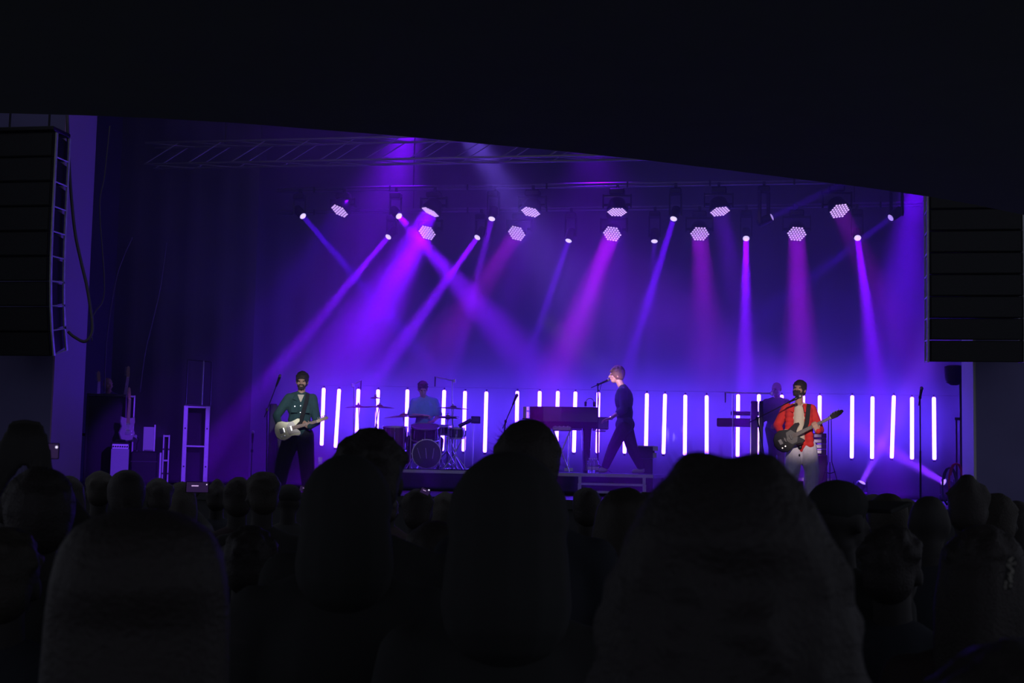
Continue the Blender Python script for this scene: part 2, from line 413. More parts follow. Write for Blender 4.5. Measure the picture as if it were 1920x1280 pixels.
o = m.add(vs, fs).build('ceiling_balcony', BAL); struct(o)
m = MB().path([p + Vector((0, 0.03, 0.03)) for p in ep], 0.022, 6); o = m.build('trim_1', BLKM); struct(o)
# side drape in the left wing, one pleated cloth, and the black drape behind the tech desk
DRP = mat('dark wing cloth', (0.10, 0.09, 0.11), 0.95)
o = pleats(-11.9, -9.2, 23.9, STAGE, 9.2, 0.05, 0.11, 9).build('wing_drape', DRP, smooth=True)
tag(o, 'dark pleated drape in the left wing behind the gear', 'curtain')

TRM = mat('truss aluminium', (0.45, 0.42, 0.46), 0.45, 0.7, noise_amt=0.2, scale=9)
def truss(x0, x1, Y, zt, zb, dy, step, name, label, r=0.022):
    t = thing(name, label, 'truss', ((x0 + x1) / 2, Y, zb)); L = (x1 - x0) / 2; h = zt - zb
    for y in (-dy / 2, dy / 2):
        for z in (0, h): MB().tube((-L, y, z), (L, y, z), r, None, 8).build('chord', TRM, t, smooth=True)
    n = int(2 * L / step)
    for i in range(n):
        xa = -L + i * step
        for y in (-dy / 2, dy / 2): MB().tube((xa, y, 0), (xa + step * 0.8, y, h), r * 0.5, None, 6).build('brace', TRM, t)
        MB().tube((xa, -dy / 2, h), (xa + step, dy / 2, h), r * 0.45, None, 6).build('brace', TRM, t)
        MB().tube((xa, -dy / 2, 0), (xa + step, dy / 2, 0), r * 0.45, None, 6).build('brace', TRM, t)
    for xx in (-L * 0.75, L * 0.75):
        MB().tube((xx, 0, h), (xx, 0, 9.37 - zb), 0.012, None, 6).build('hoist_chain', BLKM, t)
    return t
za, zb = at(700, 263, 20.9).z, at(700, 304, 20.9).z
truss(at(280, 300, 20.9).x, at(1500, 300, 20.9).x, 20.9, za, zb, 0.36, 0.72, 'lighting_truss', 'aluminium box truss with slanted braces high across the stage front', 0.018)
# two pipes that carry the lamps
def pipe_pair(px0, px1, py, Y, gap, lab):
    a, b = at(px0, py, Y), at(px1, py, Y); z = at((px0 + px1) / 2, py, Y).z; c = (a.x + b.x) / 2; L = abs(b.x - a.x) / 2
    t = thing('lighting_pipe', lab, 'pipe', (c, Y, z))
    MB().tube((-L, 0, 0), (L, 0, 0), 0.024, None, 8).build('pipe', TRM, t, smooth=True)
    MB().tube((-L, 0, -gap), (L, 0, -gap), 0.018, None, 8).build('pipe', TRM, t, smooth=True)
    for i in range(9):
        x = -L + 2 * L * (i + .5) / 9; MB().box((x, 0, -gap / 2), (0.03, 0.05, gap + 0.05)).build('clamp', BLKM, t)
    for xx in (-L * .6, L * .6): MB().tube((xx, 0, 0), (xx, 0, 9.37 - z), 0.01, None, 6).build('hoist_chain', BLKM, t)
    return z
ZU = pipe_pair(520, 1900, 343, 24.12, 0.05, 'double pipe high over the stage carrying the upper row of lamps')
ZL = pipe_pair(520, 1900, 387, 25.52, 0.05, 'double pipe behind and below, carrying the lower row of lamps')

# ------------------------------------------------------------------ moving lamps
LENS = no_nee(mat('lit wash lens', (0.8, 0.8, 0.8), 0.4, emit=(0.70, 0.42, 0.95), es=1.4))
LENS2 = no_nee(mat('lit spot lens', (0.8, 0.8, 0.8), 0.4, emit=(0.75, 0.62, 1.0), es=1.5))
LENS3 = no_nee(mat('lit edge-on spot lens', (0.8, 0.8, 0.8), 0.4, emit=(0.55, 0.35, 1.0), es=1.0))
def lamp(px, py, Y, dv, rho, zpipe, Yp, kind, label, group):
    p = at(px, py, Y); d = ddir(*dv, rho, px, py); wash = kind == 'wash'
    R = 0.175 if wash else 0.062; back = 0.24 if wash else 0.26
    piv = p - d * (back * 0.55)
    t = thing('wash_lamp' if wash else 'spot_lamp', label, 'stage light', (piv.x, piv.y, zpipe), 0, group)
    O = Vector((piv.x, piv.y, zpipe)); pv = piv - O; lp = p - O
    # head
    if wash: prof = [(R * .55, -back), (R * .8, -back * .85), (R * .95, -back * .4), (R * 1.06, -.03), (R * 1.06, -0.006), (R * .98, 0.0)]
    else: prof = [(R * .9, -back), (R * 1.3, -back * .9), (R * 1.3, -back * .3), (R * 1.15, -.02), (R * 1.12, 0.0)]
    h = MB().lathe(prof, lp, d, 18).build('lamp_head', BLKM, t, auto=True)
    u = RIGHT - d * RIGHT.dot(d); u.normalize(); w = d.cross(u)
    m = MB()
    if wash:
        cr = 0.0195
        for r in range(-3, 4):
            nn = 7 - abs(r)
            for k in range(nn):
                c = lp + d * 0.004 + u * ((k - (nn - 1) / 2) * 0.05) + w * (r * 0.0433)
                m.lathe([(cr, 0), (cr, 0.004), (cr * 0.6, 0.009)], c, d, 8)
        m.build('led_lens', LENS, h)
    else:
        m.lathe([(R * .95, 0.001), (R * .8, 0.012), (R * .4, 0.018)], lp, d, 14).build('lens', LENS3 if rho < .4 else LENS2, h)
    # yoke and base hanging under the pipe
    hw = R * 1.25 + 0.02; bz = -0.17 if wash else -0.15
    ax = Vector((1, 0, 0)) - d * d.x
    if ax.length < .3: ax = Vector((0, 1, 0))
    ax.z = 0; ax.normalize()
    y = MB().box(Vector((pv.x, pv.y, bz - 0.015)), (2 * hw * 1.0, 0.06, 0.03), Matrix.Rotation(math.atan2(ax.y, ax.x), 3, 'Z'))
    for s in (-1, 1):
        top = Vector((pv.x, pv.y, bz)) + ax * (s * hw); bot = pv + ax * (s * hw)
        c = (top + bot) / 2; L = (top - bot).length
        y.box(c - Vector((0, 0, .02)), (0.022, 0.07, L + 0.06), Matrix.Rotation(math.atan2(ax.y, ax.x), 3, 'Z'))
        y.tube(pv + ax * (s * (hw + .01)), pv + ax * (s * R * 0.7), 0.025, None, 8)
    y.build('yoke', BLKM, t)
    MB().bbox((pv.x, pv.y, -0.115), (0.26 if wash else 0.2, 0.18, 0.11), 0.02).tube((pv.x, pv.y, bz - .005), (pv.x, pv.y, -0.1), 0.05, None, 10).build('base', BLKM, t)
    MB().tube((pv.x, pv.y, -0.07), (pv.x, Yp - O.y, 0.0), 0.015, None, 6).box((pv.x, Yp - O.y, 0.0), (0.05, 0.07, 0.07)).build('clamp', BLKM, t)
wl = ['upper honeycomb wash lamp at the far left end, tilted down left', 'upper honeycomb wash lamp seen nearly edge-on, second from left',
      'upper honeycomb wash lamp above the piano, tilted slightly left', 'upper honeycomb wash lamp pointing straight down above the pianist',
      'upper honeycomb wash lamp tilted down right, left of the keyboards', 'upper honeycomb wash lamp above the bassist at the right end',
      'lower honeycomb wash lamp above the drummer, leftmost of its row', 'lower honeycomb wash lamp left of the piano throwing a dim magenta beam',
      'lower honeycomb wash lamp with the bright magenta beam', 'lower honeycomb wash lamp second from right, magenta beam falling straight',
      'lower honeycomb wash lamp rightmost of its row, above the bassist']
for (px, py, Y, dv, rho, c, w, sp), lb in zip(WASH, wl):
    up = py < 420; lamp(px, py, Y, dv, rho, ZU - .05 if up else ZL - .05, 24.12 if up else 25.52, 'wash', lb, ('upper' if up else 'lower') + ' row of wash lamps')
sl = ['small upper spot lamp at the far left end of the pipe', 'small upper spot lamp with a bright beam crossing down right',
      'small upper spot lamp left of centre with a thin beam', 'small upper spot lamp right of centre with a blue beam', 'small upper spot lamp turned sideways, almost dark',
      'small upper spot lamp at the right end throwing a faint blue beam', 'small lower spot lamp at the left end with a long violet beam',
      'small lower spot lamp right of the drummer with a strong violet beam', 'small lower spot lamp above the piano with a dim blue beam',
      'small lower spot lamp right of the pianist, almost no beam', 'small lower spot lamp above the keyboards with a bright straight beam',
      'small lower spot lamp at the right end with a bright beam']
for (px, py, Y, dv, rho, c, w, sp), lb in zip(SPOTS, sl):
    up = py < 420; lamp(px, py, Y, dv, rho, ZU - .05 if up else ZL - .05, 24.12 if up else 25.52, 'spot', lb, ('upper' if up else 'lower') + ' row of spot lamps')

# ------------------------------------------------------------------ line arrays either side of the stage
GRL = mat('black speaker grille', (0.016, 0.016, 0.02), 0.7, bump=0.6, scale=180)
RIG = mat('steel rigging', (0.6, 0.6, 0.64), 0.5, 0.6, noise_amt=0.3, scale=14)
def line_array(X, Y, ztop, n, w, hc, dp, tilts, label, side):
    t = thing('line_array', label, 'speaker array', (X, Y, ztop))
    p = Vector((0, 0, 0)); a = 0.0
    MB().bbox((0, dp * 0.4, 0.05), (w, dp * 0.9, 0.06), 0.01).build('flying_frame', BLKM, t)
    for xx in (-w * .3, w * .3): MB().tube((xx, dp * .4, 0.05), (xx, dp * .4, 9.3 - ztop), 0.014, None, 6).build('hoist_chain', BLKM, t)
    for i in range(n):
        a += tilts[i]; rot = Matrix.Rotation(math.radians(a), 3, 'X')      # aims the cabinet down
        c = p + rot @ Vector((0, 0, -hc / 2))
        # wedge cabinet: front (-y) full height, rear narrower
        vs = []
        for y, hh, ww in ((0, hc / 2 - 0.006, w / 2), (dp, hc * 0.36, w * 0.46)):
            for sx in (-1, 1):
                for sz in (-1, 1): vs.append(c + rot @ Vector((sx * ww, y, sz * hh)))
        cab = MB().add(vs, [(0, 2, 3, 1), (4, 5, 7, 6), (0, 4, 6, 2), (1, 3, 7, 5), (0, 1, 5, 4), (2, 6, 7, 3)]).build('cabinet', BLK, t)
        MB().box(c + rot @ Vector((0, -0.006, 0)), (w * .96, 0.012, hc * .88), rot).build('grille', GRL, cab)
        for s in (-1, 1):
            x = s * (w / 2 + 0.012)
            for y in (0.06, 0.06 + 0.36):
                MB().box(c + rot @ Vector((x, y, 0)), (0.022, 0.045, hc * 1.0), rot).build('rigging_rail', RIG, cab)
            MB().tube(c + rot @ Vector((x, 0.07, -hc * .47)), c + rot @ Vector((x, 0.42, -hc * .47)), 0.012, None, 6).build('rigging_bar', RIG, cab)
        p = p + rot @ Vector((0, 0, -hc))
    return t
# left hang: right flank catches stage light; tilts grow towards the bottom (j shape)
k18 = 20.6 / F
pt = at(118, 255, 18.0); pb = at(110, 652, 18.0)
line_array(pt.x - 0.5, 17.75, pt.z, 9, 1.0, 0.345, 0.55, [0, 0, 0, .5, 1, 2, 3, 4, 5], 'tall curved speaker array hanging at the left, flank with rigging rails', 1)
pt = at(1742, 352, 18.0)
line_array(pt.x + 0.55, 18.0, pt.z, 8, 1.1, 0.270, 0.55, [0, 0, 0, .3, .5, .8, 1, 1.5], 'black hanging speaker array at the right beside the balcony edge', -1)
# cables by the left hang, then two strands for drape folds
CABM = mat('dark cable', (.10, .09, .12), .6)
def cable(pts, r, label, m=None):
    c = [at(*p) for p in pts]; o0 = c[0]
    # smooth the polyline
    out = []
    for i in range(len(c) - 1):
        a0, a1, a2, a3 = c[max(i - 1, 0)], c[i], c[i + 1], c[min(i + 2, len(c) - 1)]
        for s in range(5):
            u = s / 5; out.append(0.5 * ((2 * a1) + (a2 - a0) * u + (2 * a0 - 5 * a1 + 4 * a2 - a3) * u * u + (3 * a1 - a0 - 3 * a2 + a3) * u ** 3))
    out.append(c[-1])
    o = MB().path([q - o0 for q in out], r, 6).build('hanging_cable', m or CABM, None, smooth=True); o.location = o0
    return tag(o, label, 'cable')
cable([(126, 216, 18.2), (131, 330, 18.3), (140, 430, 18.4), (152, 490, 18.45), (162, 532, 18.45), (170, 580, 18.4), (173, 620, 18.35), (160, 640, 18.3), (140, 632, 18.3), (128, 622, 18.3)], 0.022, 'thick cable bundle looping behind the left speaker array')
cable([(206, 236, 18.9), (196, 330, 18.9), (187, 390, 18.9), (196, 545, 18.9), (178, 585, 18.8), (171, 605, 18.7), (173, 640, 18.6)], 0.009, 'thin steel cable hanging right of the left speaker array')
cable([(248, 445, 22), (232, 480, 22), (216, 530, 22), (200, 640, 22), (196, 735, 22)], 0.012, 'faint thin strand standing in for a drape fold over the guitar rack')  # strand added for the faint line of a drape fold
cable([(312, 455, 22.5), (300, 540, 22.5), (284, 610, 22.5), (272, 660, 22.5), (262, 735, 22.5)], 0.012, 'faint thin strand standing in for a drape fold left of the tall frame')  # another added strand, traces a fold of the drape
a, b = at(590, 722, 26.03), at(1900, 744, 26.03)
o = MB().tube((0, 0, 0), b - a, 0.005, None, 6).build('support_wire', CABM); o.location = a; tag(o, 'thin horizontal wire strung along the tops of the LED tubes', 'wire')

# ================================================================== people
class Fr:                                    # frame whose x runs along the picture and whose -y looks at the viewer
    def __init__(s, px, py, Y, z=None):
        s.loc = at(px, py, Y)
        if z is not None: s.loc = Vector((s.loc.x, s.loc.y, z))
        s.az = math.atan2(-s.loc.x, s.loc.y)      # rotation about z that turns local +y away from the viewer
        s.R = Matrix.Rotation(s.az, 3, 'Z')
        s.n = Vector((s.loc.x, s.loc.y, 0)).normalized()
    def l(s, px, py, toward=0.0):            # local point seen at this pixel, `toward` metres nearer to the viewer
        d = ray(px, py); base = s.loc - s.n * toward
        t = (base - Vector((0, 0, CAMZ))).dot(s.n) / d.dot(s.n)
        return s.R.transposed() @ (Vector((0, 0, CAMZ)) + d * t - s.loc)

SKIN = mat('skin', (0.46, 0.27, 0.20), 0.55)
EYE = mat('eye', (0.02, 0.015, 0.015), 0.2)
def head_prims(m, M, c, s=1.0, beard=False):
    def e(p, r): m.ell(c + M @ (Vector(p) * s), [x * s for x in r], M)
    def cp(a, b, ra, rb=None): m.cap(c + M @ (Vector(a) * s), c + M @ (Vector(b) * s), ra * s, (rb or ra) * s)
    e((0, .014, .030), (.076, .094, .088)); e((0, -.030, -.018), (.062, .066, .083)); e((0, -.046, -.072), (.044, .044, .036))
    cp((0, -.094, .018), (0, -.114, -.016), .009, .014); cp((-.036, -.086, .034), (.036, -.086, .034), .012)
    cp((-.020, -.092, -.046), (.020, -.092, -.046), .010); e((-.044, -.066, -.018), (.02, .02, .02)); e((.044, -.066, -.018), (.02, .02, .02))
    for q in (-1, 1): e((q * .078, .012, -.006), (.011, .024, .032))
def hand_prims(m, w, fd, pn, side, curl=35, s=1.0, spread=0.0):
    """palm from wrist w along fd, palm faces pn, side = +1/-1 puts the thumb on fd x pn side"""
    fd = Vector(fd).normalized(); pn = Vector(pn); pn = (pn - fd * pn.dot(fd)).normalized(); sd = fd.cross(pn) * side
    w = Vector(w)
    for k in (-1.4, -.5, .5, 1.4):
        m.cap(w + sd * (k * .014 * s), w + fd * (.082 * s) + sd * (k * .020 * s), .017 * s, .0135 * s, n=8)
    for k, (off, L) in enumerate(((1.5, .072), (.5, .082), (-.5, .077), (-1.5, .060))):
        p = w + fd * (.085 * s) + sd * (off * .0205 * s); a = math.radians(curl * .6); L *= s
        for q, fr in enumerate((.45, .32, .26)):
            dr = fd * math.cos(a) + pn * math.sin(a) + sd * (off * spread); p2 = p + dr.normalized() * (L * fr)
            m.cap(p, p2, (.0095 - .0008 * q) * s, (.009 - .0008 * q) * s, n=8); p = p2; a += math.radians(curl)
    b = w + fd * (.022 * s) + sd * (.026 * s); t1 = b + (fd * .55 + sd * .7 + pn * .3).normalized() * .036 * s
    t2 = t1 + (fd * .85 + sd * .25 + pn * .45).normalized() * .032 * s
    m.cap(b, t1, .014 * s, .0115 * s, n=8); m.cap(t1, t2, .011 * s, .009 * s, n=8)
def torso_prims(m, P, C, sr, g=0.0, w=1.0, low=True):
    P, C = Vector(P), Vector(C); up = (C - P).normalized(); sr = Vector(sr); sr = (sr - up * sr.dot(up)).normalized(); bk = up.cross(sr)
    R = Matrix((sr, bk, up)).transposed(); L = (C - P).length
    if low: m.ell(P + up * .02, (.165 * w + g, .115 + g, .13 + g), R)
    m.ell(P + up * L * .36, (.148 * w + g, .105 + g, .17 + g), R)
    m.ell(P + up * L * .72, (.172 * w + g, .118 + g, .19 + g), R)
    for q in (-1, 1): m.cap(C + up * .01 + sr * q * .04, C + sr * (q * .165 * w) - up * .045, .052 + g * .8, .052 + g)
    m.cap(C - up * .05, C + up * .035, .085 + g * .5, .055 + g * .3)
    return R
def human(t, J, outfit, voxel=0.009, fingers=True, skin=None):
    """J: joints in the thing's own frame. l/r = picture left / right."""
    V = {k: Vector(v) for k, v in J.items() if isinstance(v, (tuple, list, Vector)) and not k.startswith('hand')}
    hm = J.get('headM', Matrix.Identity(3)); hs = J.get('hs', 1.0); skin = skin or SKIN; w = J.get('w', 1.0)
    sr = V['shR'] - V['shL']; C = (V['shR'] + V['shL']) / 2 + Vector((0, 0, .03)); P = V['pel']
    m = MB(); torso_prims(m, P, C, sr, 0, w)
    m.cap(C, V['head'] + hm @ Vector((0, .02, -.06)), .056 * hs, .052 * hs)
    head_prims(m, hm, V['head'], hs)
    srn = sr.normalized()
    for s, q in (('L', -1), ('R', 1)):
        m.cap(V['sh' + s], V['el' + s], .052, .040); m.cap(V['el' + s], V['wr' + s], .041, .027)
        hd = J.get('hand' + s)
        if hd: hand_prims(m, V['wr' + s], *hd)
        else: m.cap(V['wr' + s], V['wr' + s] + (V['wr' + s] - V['el' + s]).normalized() * .1, .028, .02)
        hip = P + srn * (q * .092) - Vector((0, 0, .02))
        m.cap(hip, V['kn' + s], .086, .058); m.cap(V['kn' + s], V['an' + s], .057, .038)
        m.cap(V['an' + s] - Vector((0, 0, .03)), V['to' + s], .038, .03)
    body = m.remesh('body', skin, t, voxel, 2)
    for q in (-1, 1):
        if fingers:
            c = V['head'] + hm @ (Vector((q * .030, -.086, .012)) * hs); MB().ell(c, (.013, .008, .008), hm, 8, 6).build('eye', EYE, t, smooth=True)
    vx = max(voxel, 0.011)
    # trousers
    mt = MB(); mt.ell(P + Vector((0, 0, .01)), (.168 * w, .12 , .13)); g = outfit.get('leg_g', .014)
    for s, q in (('L', -1), ('R', 1)):
        hip = P + srn * (q * .095) - Vector((0, 0, .02)); k = V['kn' + s]; a = V['an' + s]
        mt.cap(hip, k, .088 + g, .060 + g * 1.2); mt.cap(k, a + (k - a).normalized() * .03, .060 + g * 1.2, outfit.get('cuff', .05))
    mt.remesh('trousers', outfit['leg'], t, vx, 2)
    # top
    g = outfit.get('top_g', .012); mj = MB(); torso_prims(mj, P, C, sr, g, w, low=True)
    for s in 'LR':
        sl = outfit.get('sleeve', 1.0); e = V['el' + s]; wv = V['wr' + s]
        if sl >= 1: mj.cap(V['sh' + s], e, .062 + g * .6, .050 + g * .6); mj.cap(e, e + (wv - e) * min(1.0, sl - .06), .050 + g * .6, .036 + g * .5)
        elif sl > .5: mj.cap(V['sh' + s], e, .060 + g * .5, .048 + g * .5); mj.cap(e, e + (wv - e) * (sl - .5) * 2, .049 + g * .5, .043 + g * .5)
        else: mj.cap(V['sh' + s], V['sh' + s] + (e - V['sh' + s]) * sl * 2, .060 + g * .5, .058 + g * .5)
    top = mj.remesh(outfit.get('top_name', 'shirt'), outfit['top'], t, vx, 2)
    for s in 'LR':
        a, b = V['an' + s], V['to' + s]
        MB().cap(a - Vector((0, 0, .035)), b, .052, .042, flat=.9).ell(a, (.048, .05, .06)).remesh('shoe', outfit['shoe'], t, max(vx, .012), 2)
    return V, hm, hs, body, top
def hair_cap(m, M, c, s, low=-0.02, fluff=.012, seed=0, n=60, top=1.0):
    r = random.Random(seed)
    m.ell(c + M @ (Vector((0, .022, .038)) * s), [(.083 + fluff * .5) * s, (.100 + fluff * .5) * s, (.090 + fluff) * s], M)
    m.ell(c + M @ (Vector((0, .055, -.01)) * s), [(.074 + fluff * .4) * s, (.066) * s, .075 * s], M)
    for i in range(n):
        th = r.uniform(0, 2 * PI); ph = r.uniform(.15, 1.5)
        p = Vector((math.cos(th) * math.cos(ph) * .086, .022 + math.sin(th) * math.cos(ph) * .1, .045 + math.sin(ph) * .086 * top))
        if p.y < -.05 and p.z < .055: continue
        k = r.uniform(.012, .022) * s
        m.ell(c + M @ (p * s), [k, k, k * .8], M, 6, 5)
def euler(x, y, z): return (Matrix.Rotation(math.radians(z), 3, 'Z') @ Matrix.Rotation(math.radians(y), 3, 'Y') @ Matrix.Rotation(math.radians(x), 3, 'X'))

# ------------------------------------------------------------------ materials of the band
TEAL = mat('teal jacket cloth', (0.020, 0.062, 0.072), 0.9, noise_amt=0.3, scale=14, bump=0.5)
RED = mat('red jacket cloth', (0.62, 0.022, 0.02), 0.85, noise_amt=0.2, scale=12, bump=0.4)
TEE = mat('off-white tee', (0.62, 0.56, 0.46), 0.9, noise_amt=0.08, scale=18, bump=0.3)
JEANS = mat('pale jeans', (0.68, 0.66, 0.80), 0.9, noise_amt=0.15, scale=16, bump=0.4)
NAVY = mat('navy shirt cloth', (0.012, 0.022, 0.06), 0.9, noise_amt=0.25, scale=14, bump=0.4)
BLUS = mat('pale blue shirt cloth', (0.16, 0.30, 0.55), 0.9, noise_amt=0.2, scale=12, bump=0.4)
DARKP = mat('black trousers cloth', (0.009, 0.010, 0.018), 0.95, noise_amt=0.2, scale=14)
VIOS = mat('dark violet cloth', (0.06, 0.03, 0.12), 0.9, noise_amt=0.2, scale=14)
SHOE = mat('black shoe', (0.015, 0.015, 0.015), 0.5)
PALESHOE = mat('pale shoe', (0.45, 0.42, 0.45), 0.7)
HAIRD = mat('dark brown hair', (0.018, 0.010, 0.008), 0.7, bump=0.5, scale=90)
HAIRL = mat('light brown hair', (0.15, 0.075, 0.06), 0.65, noise_amt=0.4, scale=60, bump=0.5)
CREAM = mat('cream lacquer', (0.85, 0.80, 0.52), 0.4)
TORT = mat('dark red pickguard', (0.07, 0.012, 0.012), 0.3, noise_amt=0.4, scale=40)
MAPLE = mat('brown fretboard', (0.30, 0.15, 0.08), 0.5, noise_amt=0.3, scale=40)
MAPLEN = mat('maple neck', (0.45, 0.28, 0.13), 0.4)

def orient(o, loc, xd, zd):
    x = Vector(xd).normalized(); z = Vector(zd); z = (z - x * z.dot(x)).normalized(); y = z.cross(x)
    o.matrix_world = Matrix.Translation(loc) @ Matrix((x, y, z)).transposed().to_4x4()

def make_guitar(name, label, body_pts, guard_pts, neck_len, scale_r, m_body, m_guard, m_neck, m_board, strings, hs_pts, pegs, bridge_x, pick):
    # x runs up the neck, z looks out of the front, origin at the body centre
    t = thing(name, label, 'guitar'); th = .044
    F_ = Matrix.Translation((0, 0, -th / 2))
    m = MB(); n = len(body_pts)                # rounded slab: three outlines
    lay = [(.965, -th / 2), (1, -th / 2 + .008), (1, th / 2 - .008), (.965, th / 2)]
    vs = [Vector((x * k, y * k, z)) for k, z in lay for x, y in body_pts]
    fs = [tuple(range(n))[::-1], tuple(range(3 * n, 4 * n))]
    for L in range(3): fs += [(L * n + i, L * n + (i + 1) % n, (L + 1) * n + (i + 1) % n, (L + 1) * n + i) for i in range(n)]
    b = m.add(vs, fs).build('guitar_body', m_body, t, auto=True)
    if guard_pts: MB().prism([(x, y) for x, y in guard_pts], .003, Matrix.Translation((0, 0, th / 2 + .0005))).build('pickguard', m_guard, b)
    x0 = .10; x1 = x0 + neck_len
    MB().add([(x0, -.028, th / 2), (x0, .028, th / 2), (x0, .02, th / 2 - .012), (x0, -.02, th / 2 - .012), (x1, -.021, th / 2), (x1, .021, th / 2), (x1, .015, th / 2 - .014), (x1, -.015, th / 2 - .014)],
             [(0, 3, 2, 1), (4, 5, 6, 7), (0, 1, 5, 4), (1, 2, 6, 5), (2, 3, 7, 6), (3, 0, 4, 7)]).build('neck', m_neck, t)
    fb = MB().add([(x0 - .04, -.029, th / 2 + .001), (x0 - .04, .029, th / 2 + .001), (x1, .021, th / 2 + .001), (x1, -.021, th / 2 + .001), (x0 - .04, -.029, th / 2 + .008), (x0 - .04, .029, th / 2 + .008), (x1, .021, th / 2 + .008), (x1, -.021, th / 2 + .008)],
             [(0, 1, 2, 3), (4, 7, 6, 5), (0, 4, 5, 1), (1, 5, 6, 2), (2, 6, 7, 3), (3, 7, 4, 0)]).build('fretboard', m_board, t)
    mf = MB()
    L0 = x1 - bridge_x
    for k in range(1, 20):
        x = x1 - L0 * (1 - 2 ** (-k / 12))
        if x > x0 - .03: mf.box((x, 0, th / 2 + .0095), (.002, .046, .003))
    mf.build('fret', GREY, fb)
    MB().box((x1 + .002, 0, th / 2 + .009), (.006, .042, .008)).build('nut', mat('bone', (.6, .58, .5), .5), t)
    hd = MB().prism([(x1 + x, y) for x, y in hs_pts], .014, Matrix.Translation((0, 0, th / 2 - .012))).build('headstock', m_neck if name == 'electric_guitar' else m_body, t)
    for x, y, s in pegs: MB().tube((x1 + x, y, th / 2), (x1 + x, y, th / 2 + .02), .005, None, 8).tube((x1 + x, y, th / 2 - .01), (x1 + x, y + s * .035, th / 2 - .01), .004, .007, 6).build('tuning_peg', GREY, hd)
    MB().bbox((bridge_x, 0, th / 2 + .006), (.05, .075, .012), .003).build('bridge', GREY, t)
    for x in pick: MB().bbox((x, 0, th / 2 + .008), (.022, .075, .014), .004).build('pickup', CHROME if name == 'electric_guitar' else BLKM, t)
    for k in range(strings):
        y = (k - (strings - 1) / 2) * .009 * (6 / strings) ** .4
        MB().tube((bridge_x, y * 1.2, th / 2 + .016), (x1, y * .8, th / 2 + .014), .0009, None, 4).build('string', CHROME, t)
    MB().tube((bridge_x + .03, -.085, th / 2), (bridge_x + .03, -.085, th / 2 + .018), .011, .01, 10).build('control_knob', CHROME, t)
    MB().tube((bridge_x - .02, -.09, th / 2), (bridge_x - .02, -.09, th / 2 + .018), .011, .01, 10).build('control_knob', CHROME, t)
    return t
TELE = [(-.19, -.06), (-.20, .0), (-.19, .07), (-.15, .125), (-.09, .15), (-.02, .135), (.03, .112), (.08, .118), (.13, .135), (.165, .12), (.17, .085), (.15, .05), (.13, .032),
        (.13, -.03), (.16, -.05), (.2, -.075), (.21, -.11), (.18, -.125), (.13, -.112), (.07, -.102), (.0, -.115), (-.06, -.145), (-.12, -.145), (-.165, -.11)]
TELE = [(x, -y) for x, y in TELE][::-1]
GUARD = [(-.02, -.035), (.0, -.09), (.07, -.085), (.13, -.095), (.17, -.1), (.15, -.06), (.12, -.03), (.12, .035), (.10, .1), (.04, .1), (.0, .06), (-.02, .03)]
HS6 = [(0, -.021), (0, .021), (.03, .03), (.1, .04), (.165, .038), (.185, .02), (.17, -.005), (.12, -.012), (.05, -.02)]
tele = make_guitar('electric_guitar', 'cream electric guitar with dark red pickguard held by the teal-jacketed guitarist', TELE, GUARD, .34, 1, CREAM, TORT, MAPLEN, MAPLE, 6, HS6,
                   [(.03 + .025 * i, .022 + .002 * i, 1) for i in range(6)], -.10, (-.06, .05))

# ------------------------------------------------------------------ guitarist, picture left
g = Fr(563, 916, 20.6, STAGE)
t = thing('person', 'guitarist standing at the left in a teal denim jacket and dark trousers', 'person', g.loc, g.az)
Lp = g.l
J = dict(head=Lp(566.5, 716, .03), headM=euler(6, 0, -6), hs=1.08, shL=Lp(542, 746), shR=Lp(586, 747), elL=Lp(519, 779, .02), wrL=Lp(525, 800, .2), elR=Lp(594, 790, .05), wrR=Lp(580, 800, .26),
         pel=Lp(560, 813), knL=Lp(533, 862, .04), anL=Lp(524, 904), toL=Lp(521, 915, .13), knR=Lp(575, 862, .03), anR=Lp(578, 905), toR=Lp(582, 916, .12), w=1.02)
for k in ('toL', 'toR'): J[k].z = .04
for k in ('anL', 'anR'): J[k].z = .09
J['handL'] = (Vector((.85, -.1, -.35)), Vector((.1, 1, .2)), 1, 30, 1.05); J['handR'] = (Vector((-.75, .1, .5)), Vector((0, 1, .1)), -1, 48, 1.0)
OUT = dict(top=TEAL, leg=DARKP, shoe=SHOE, top_g=.024, sleeve=1.0, top_name='jacket', leg_g=.05, cuff=.10)
V, hm, hs, body, top = human(t, J, OUT)
m = MB(); hair_cap(m, hm, V['head'], hs, fluff=.020, seed=2, n=120, top=1.15)
for i in range(14): m.ell(V['head'] + hm @ Vector((-.06 + i * .009, -.075 + abs(i - 7) * .004, .098)), (.02, .022, .018), hm, 6, 5)
m.remesh('hair', HAIRD, t, .008, 2)
m = MB(); c = V['head']
for a, b in (((-.055, -.06, -.05), (-.03, -.088, -.09)), ((.055, -.06, -.05), (.03, -.088, -.09)), ((-.03, -.088, -.09), (.03, -.088, -.09)), ((-.025, -.1, -.035), (.025, -.1, -.035)), ((0, -.06, -.095), (0, -.07, -.11)), ((-.03, -.094, -.035), (-.028, -.086, -.085)), ((.03, -.094, -.035), (.028, -.086, -.085)), ((-.02, -.09, -.072), (.02, -.09, -.072))):
    m.cap(c + hm @ Vector(a) * 1.05, c + hm @ Vector(b) * 1.05, .012, .012)
m.remesh('beard', HAIRD, t, .008, 1)
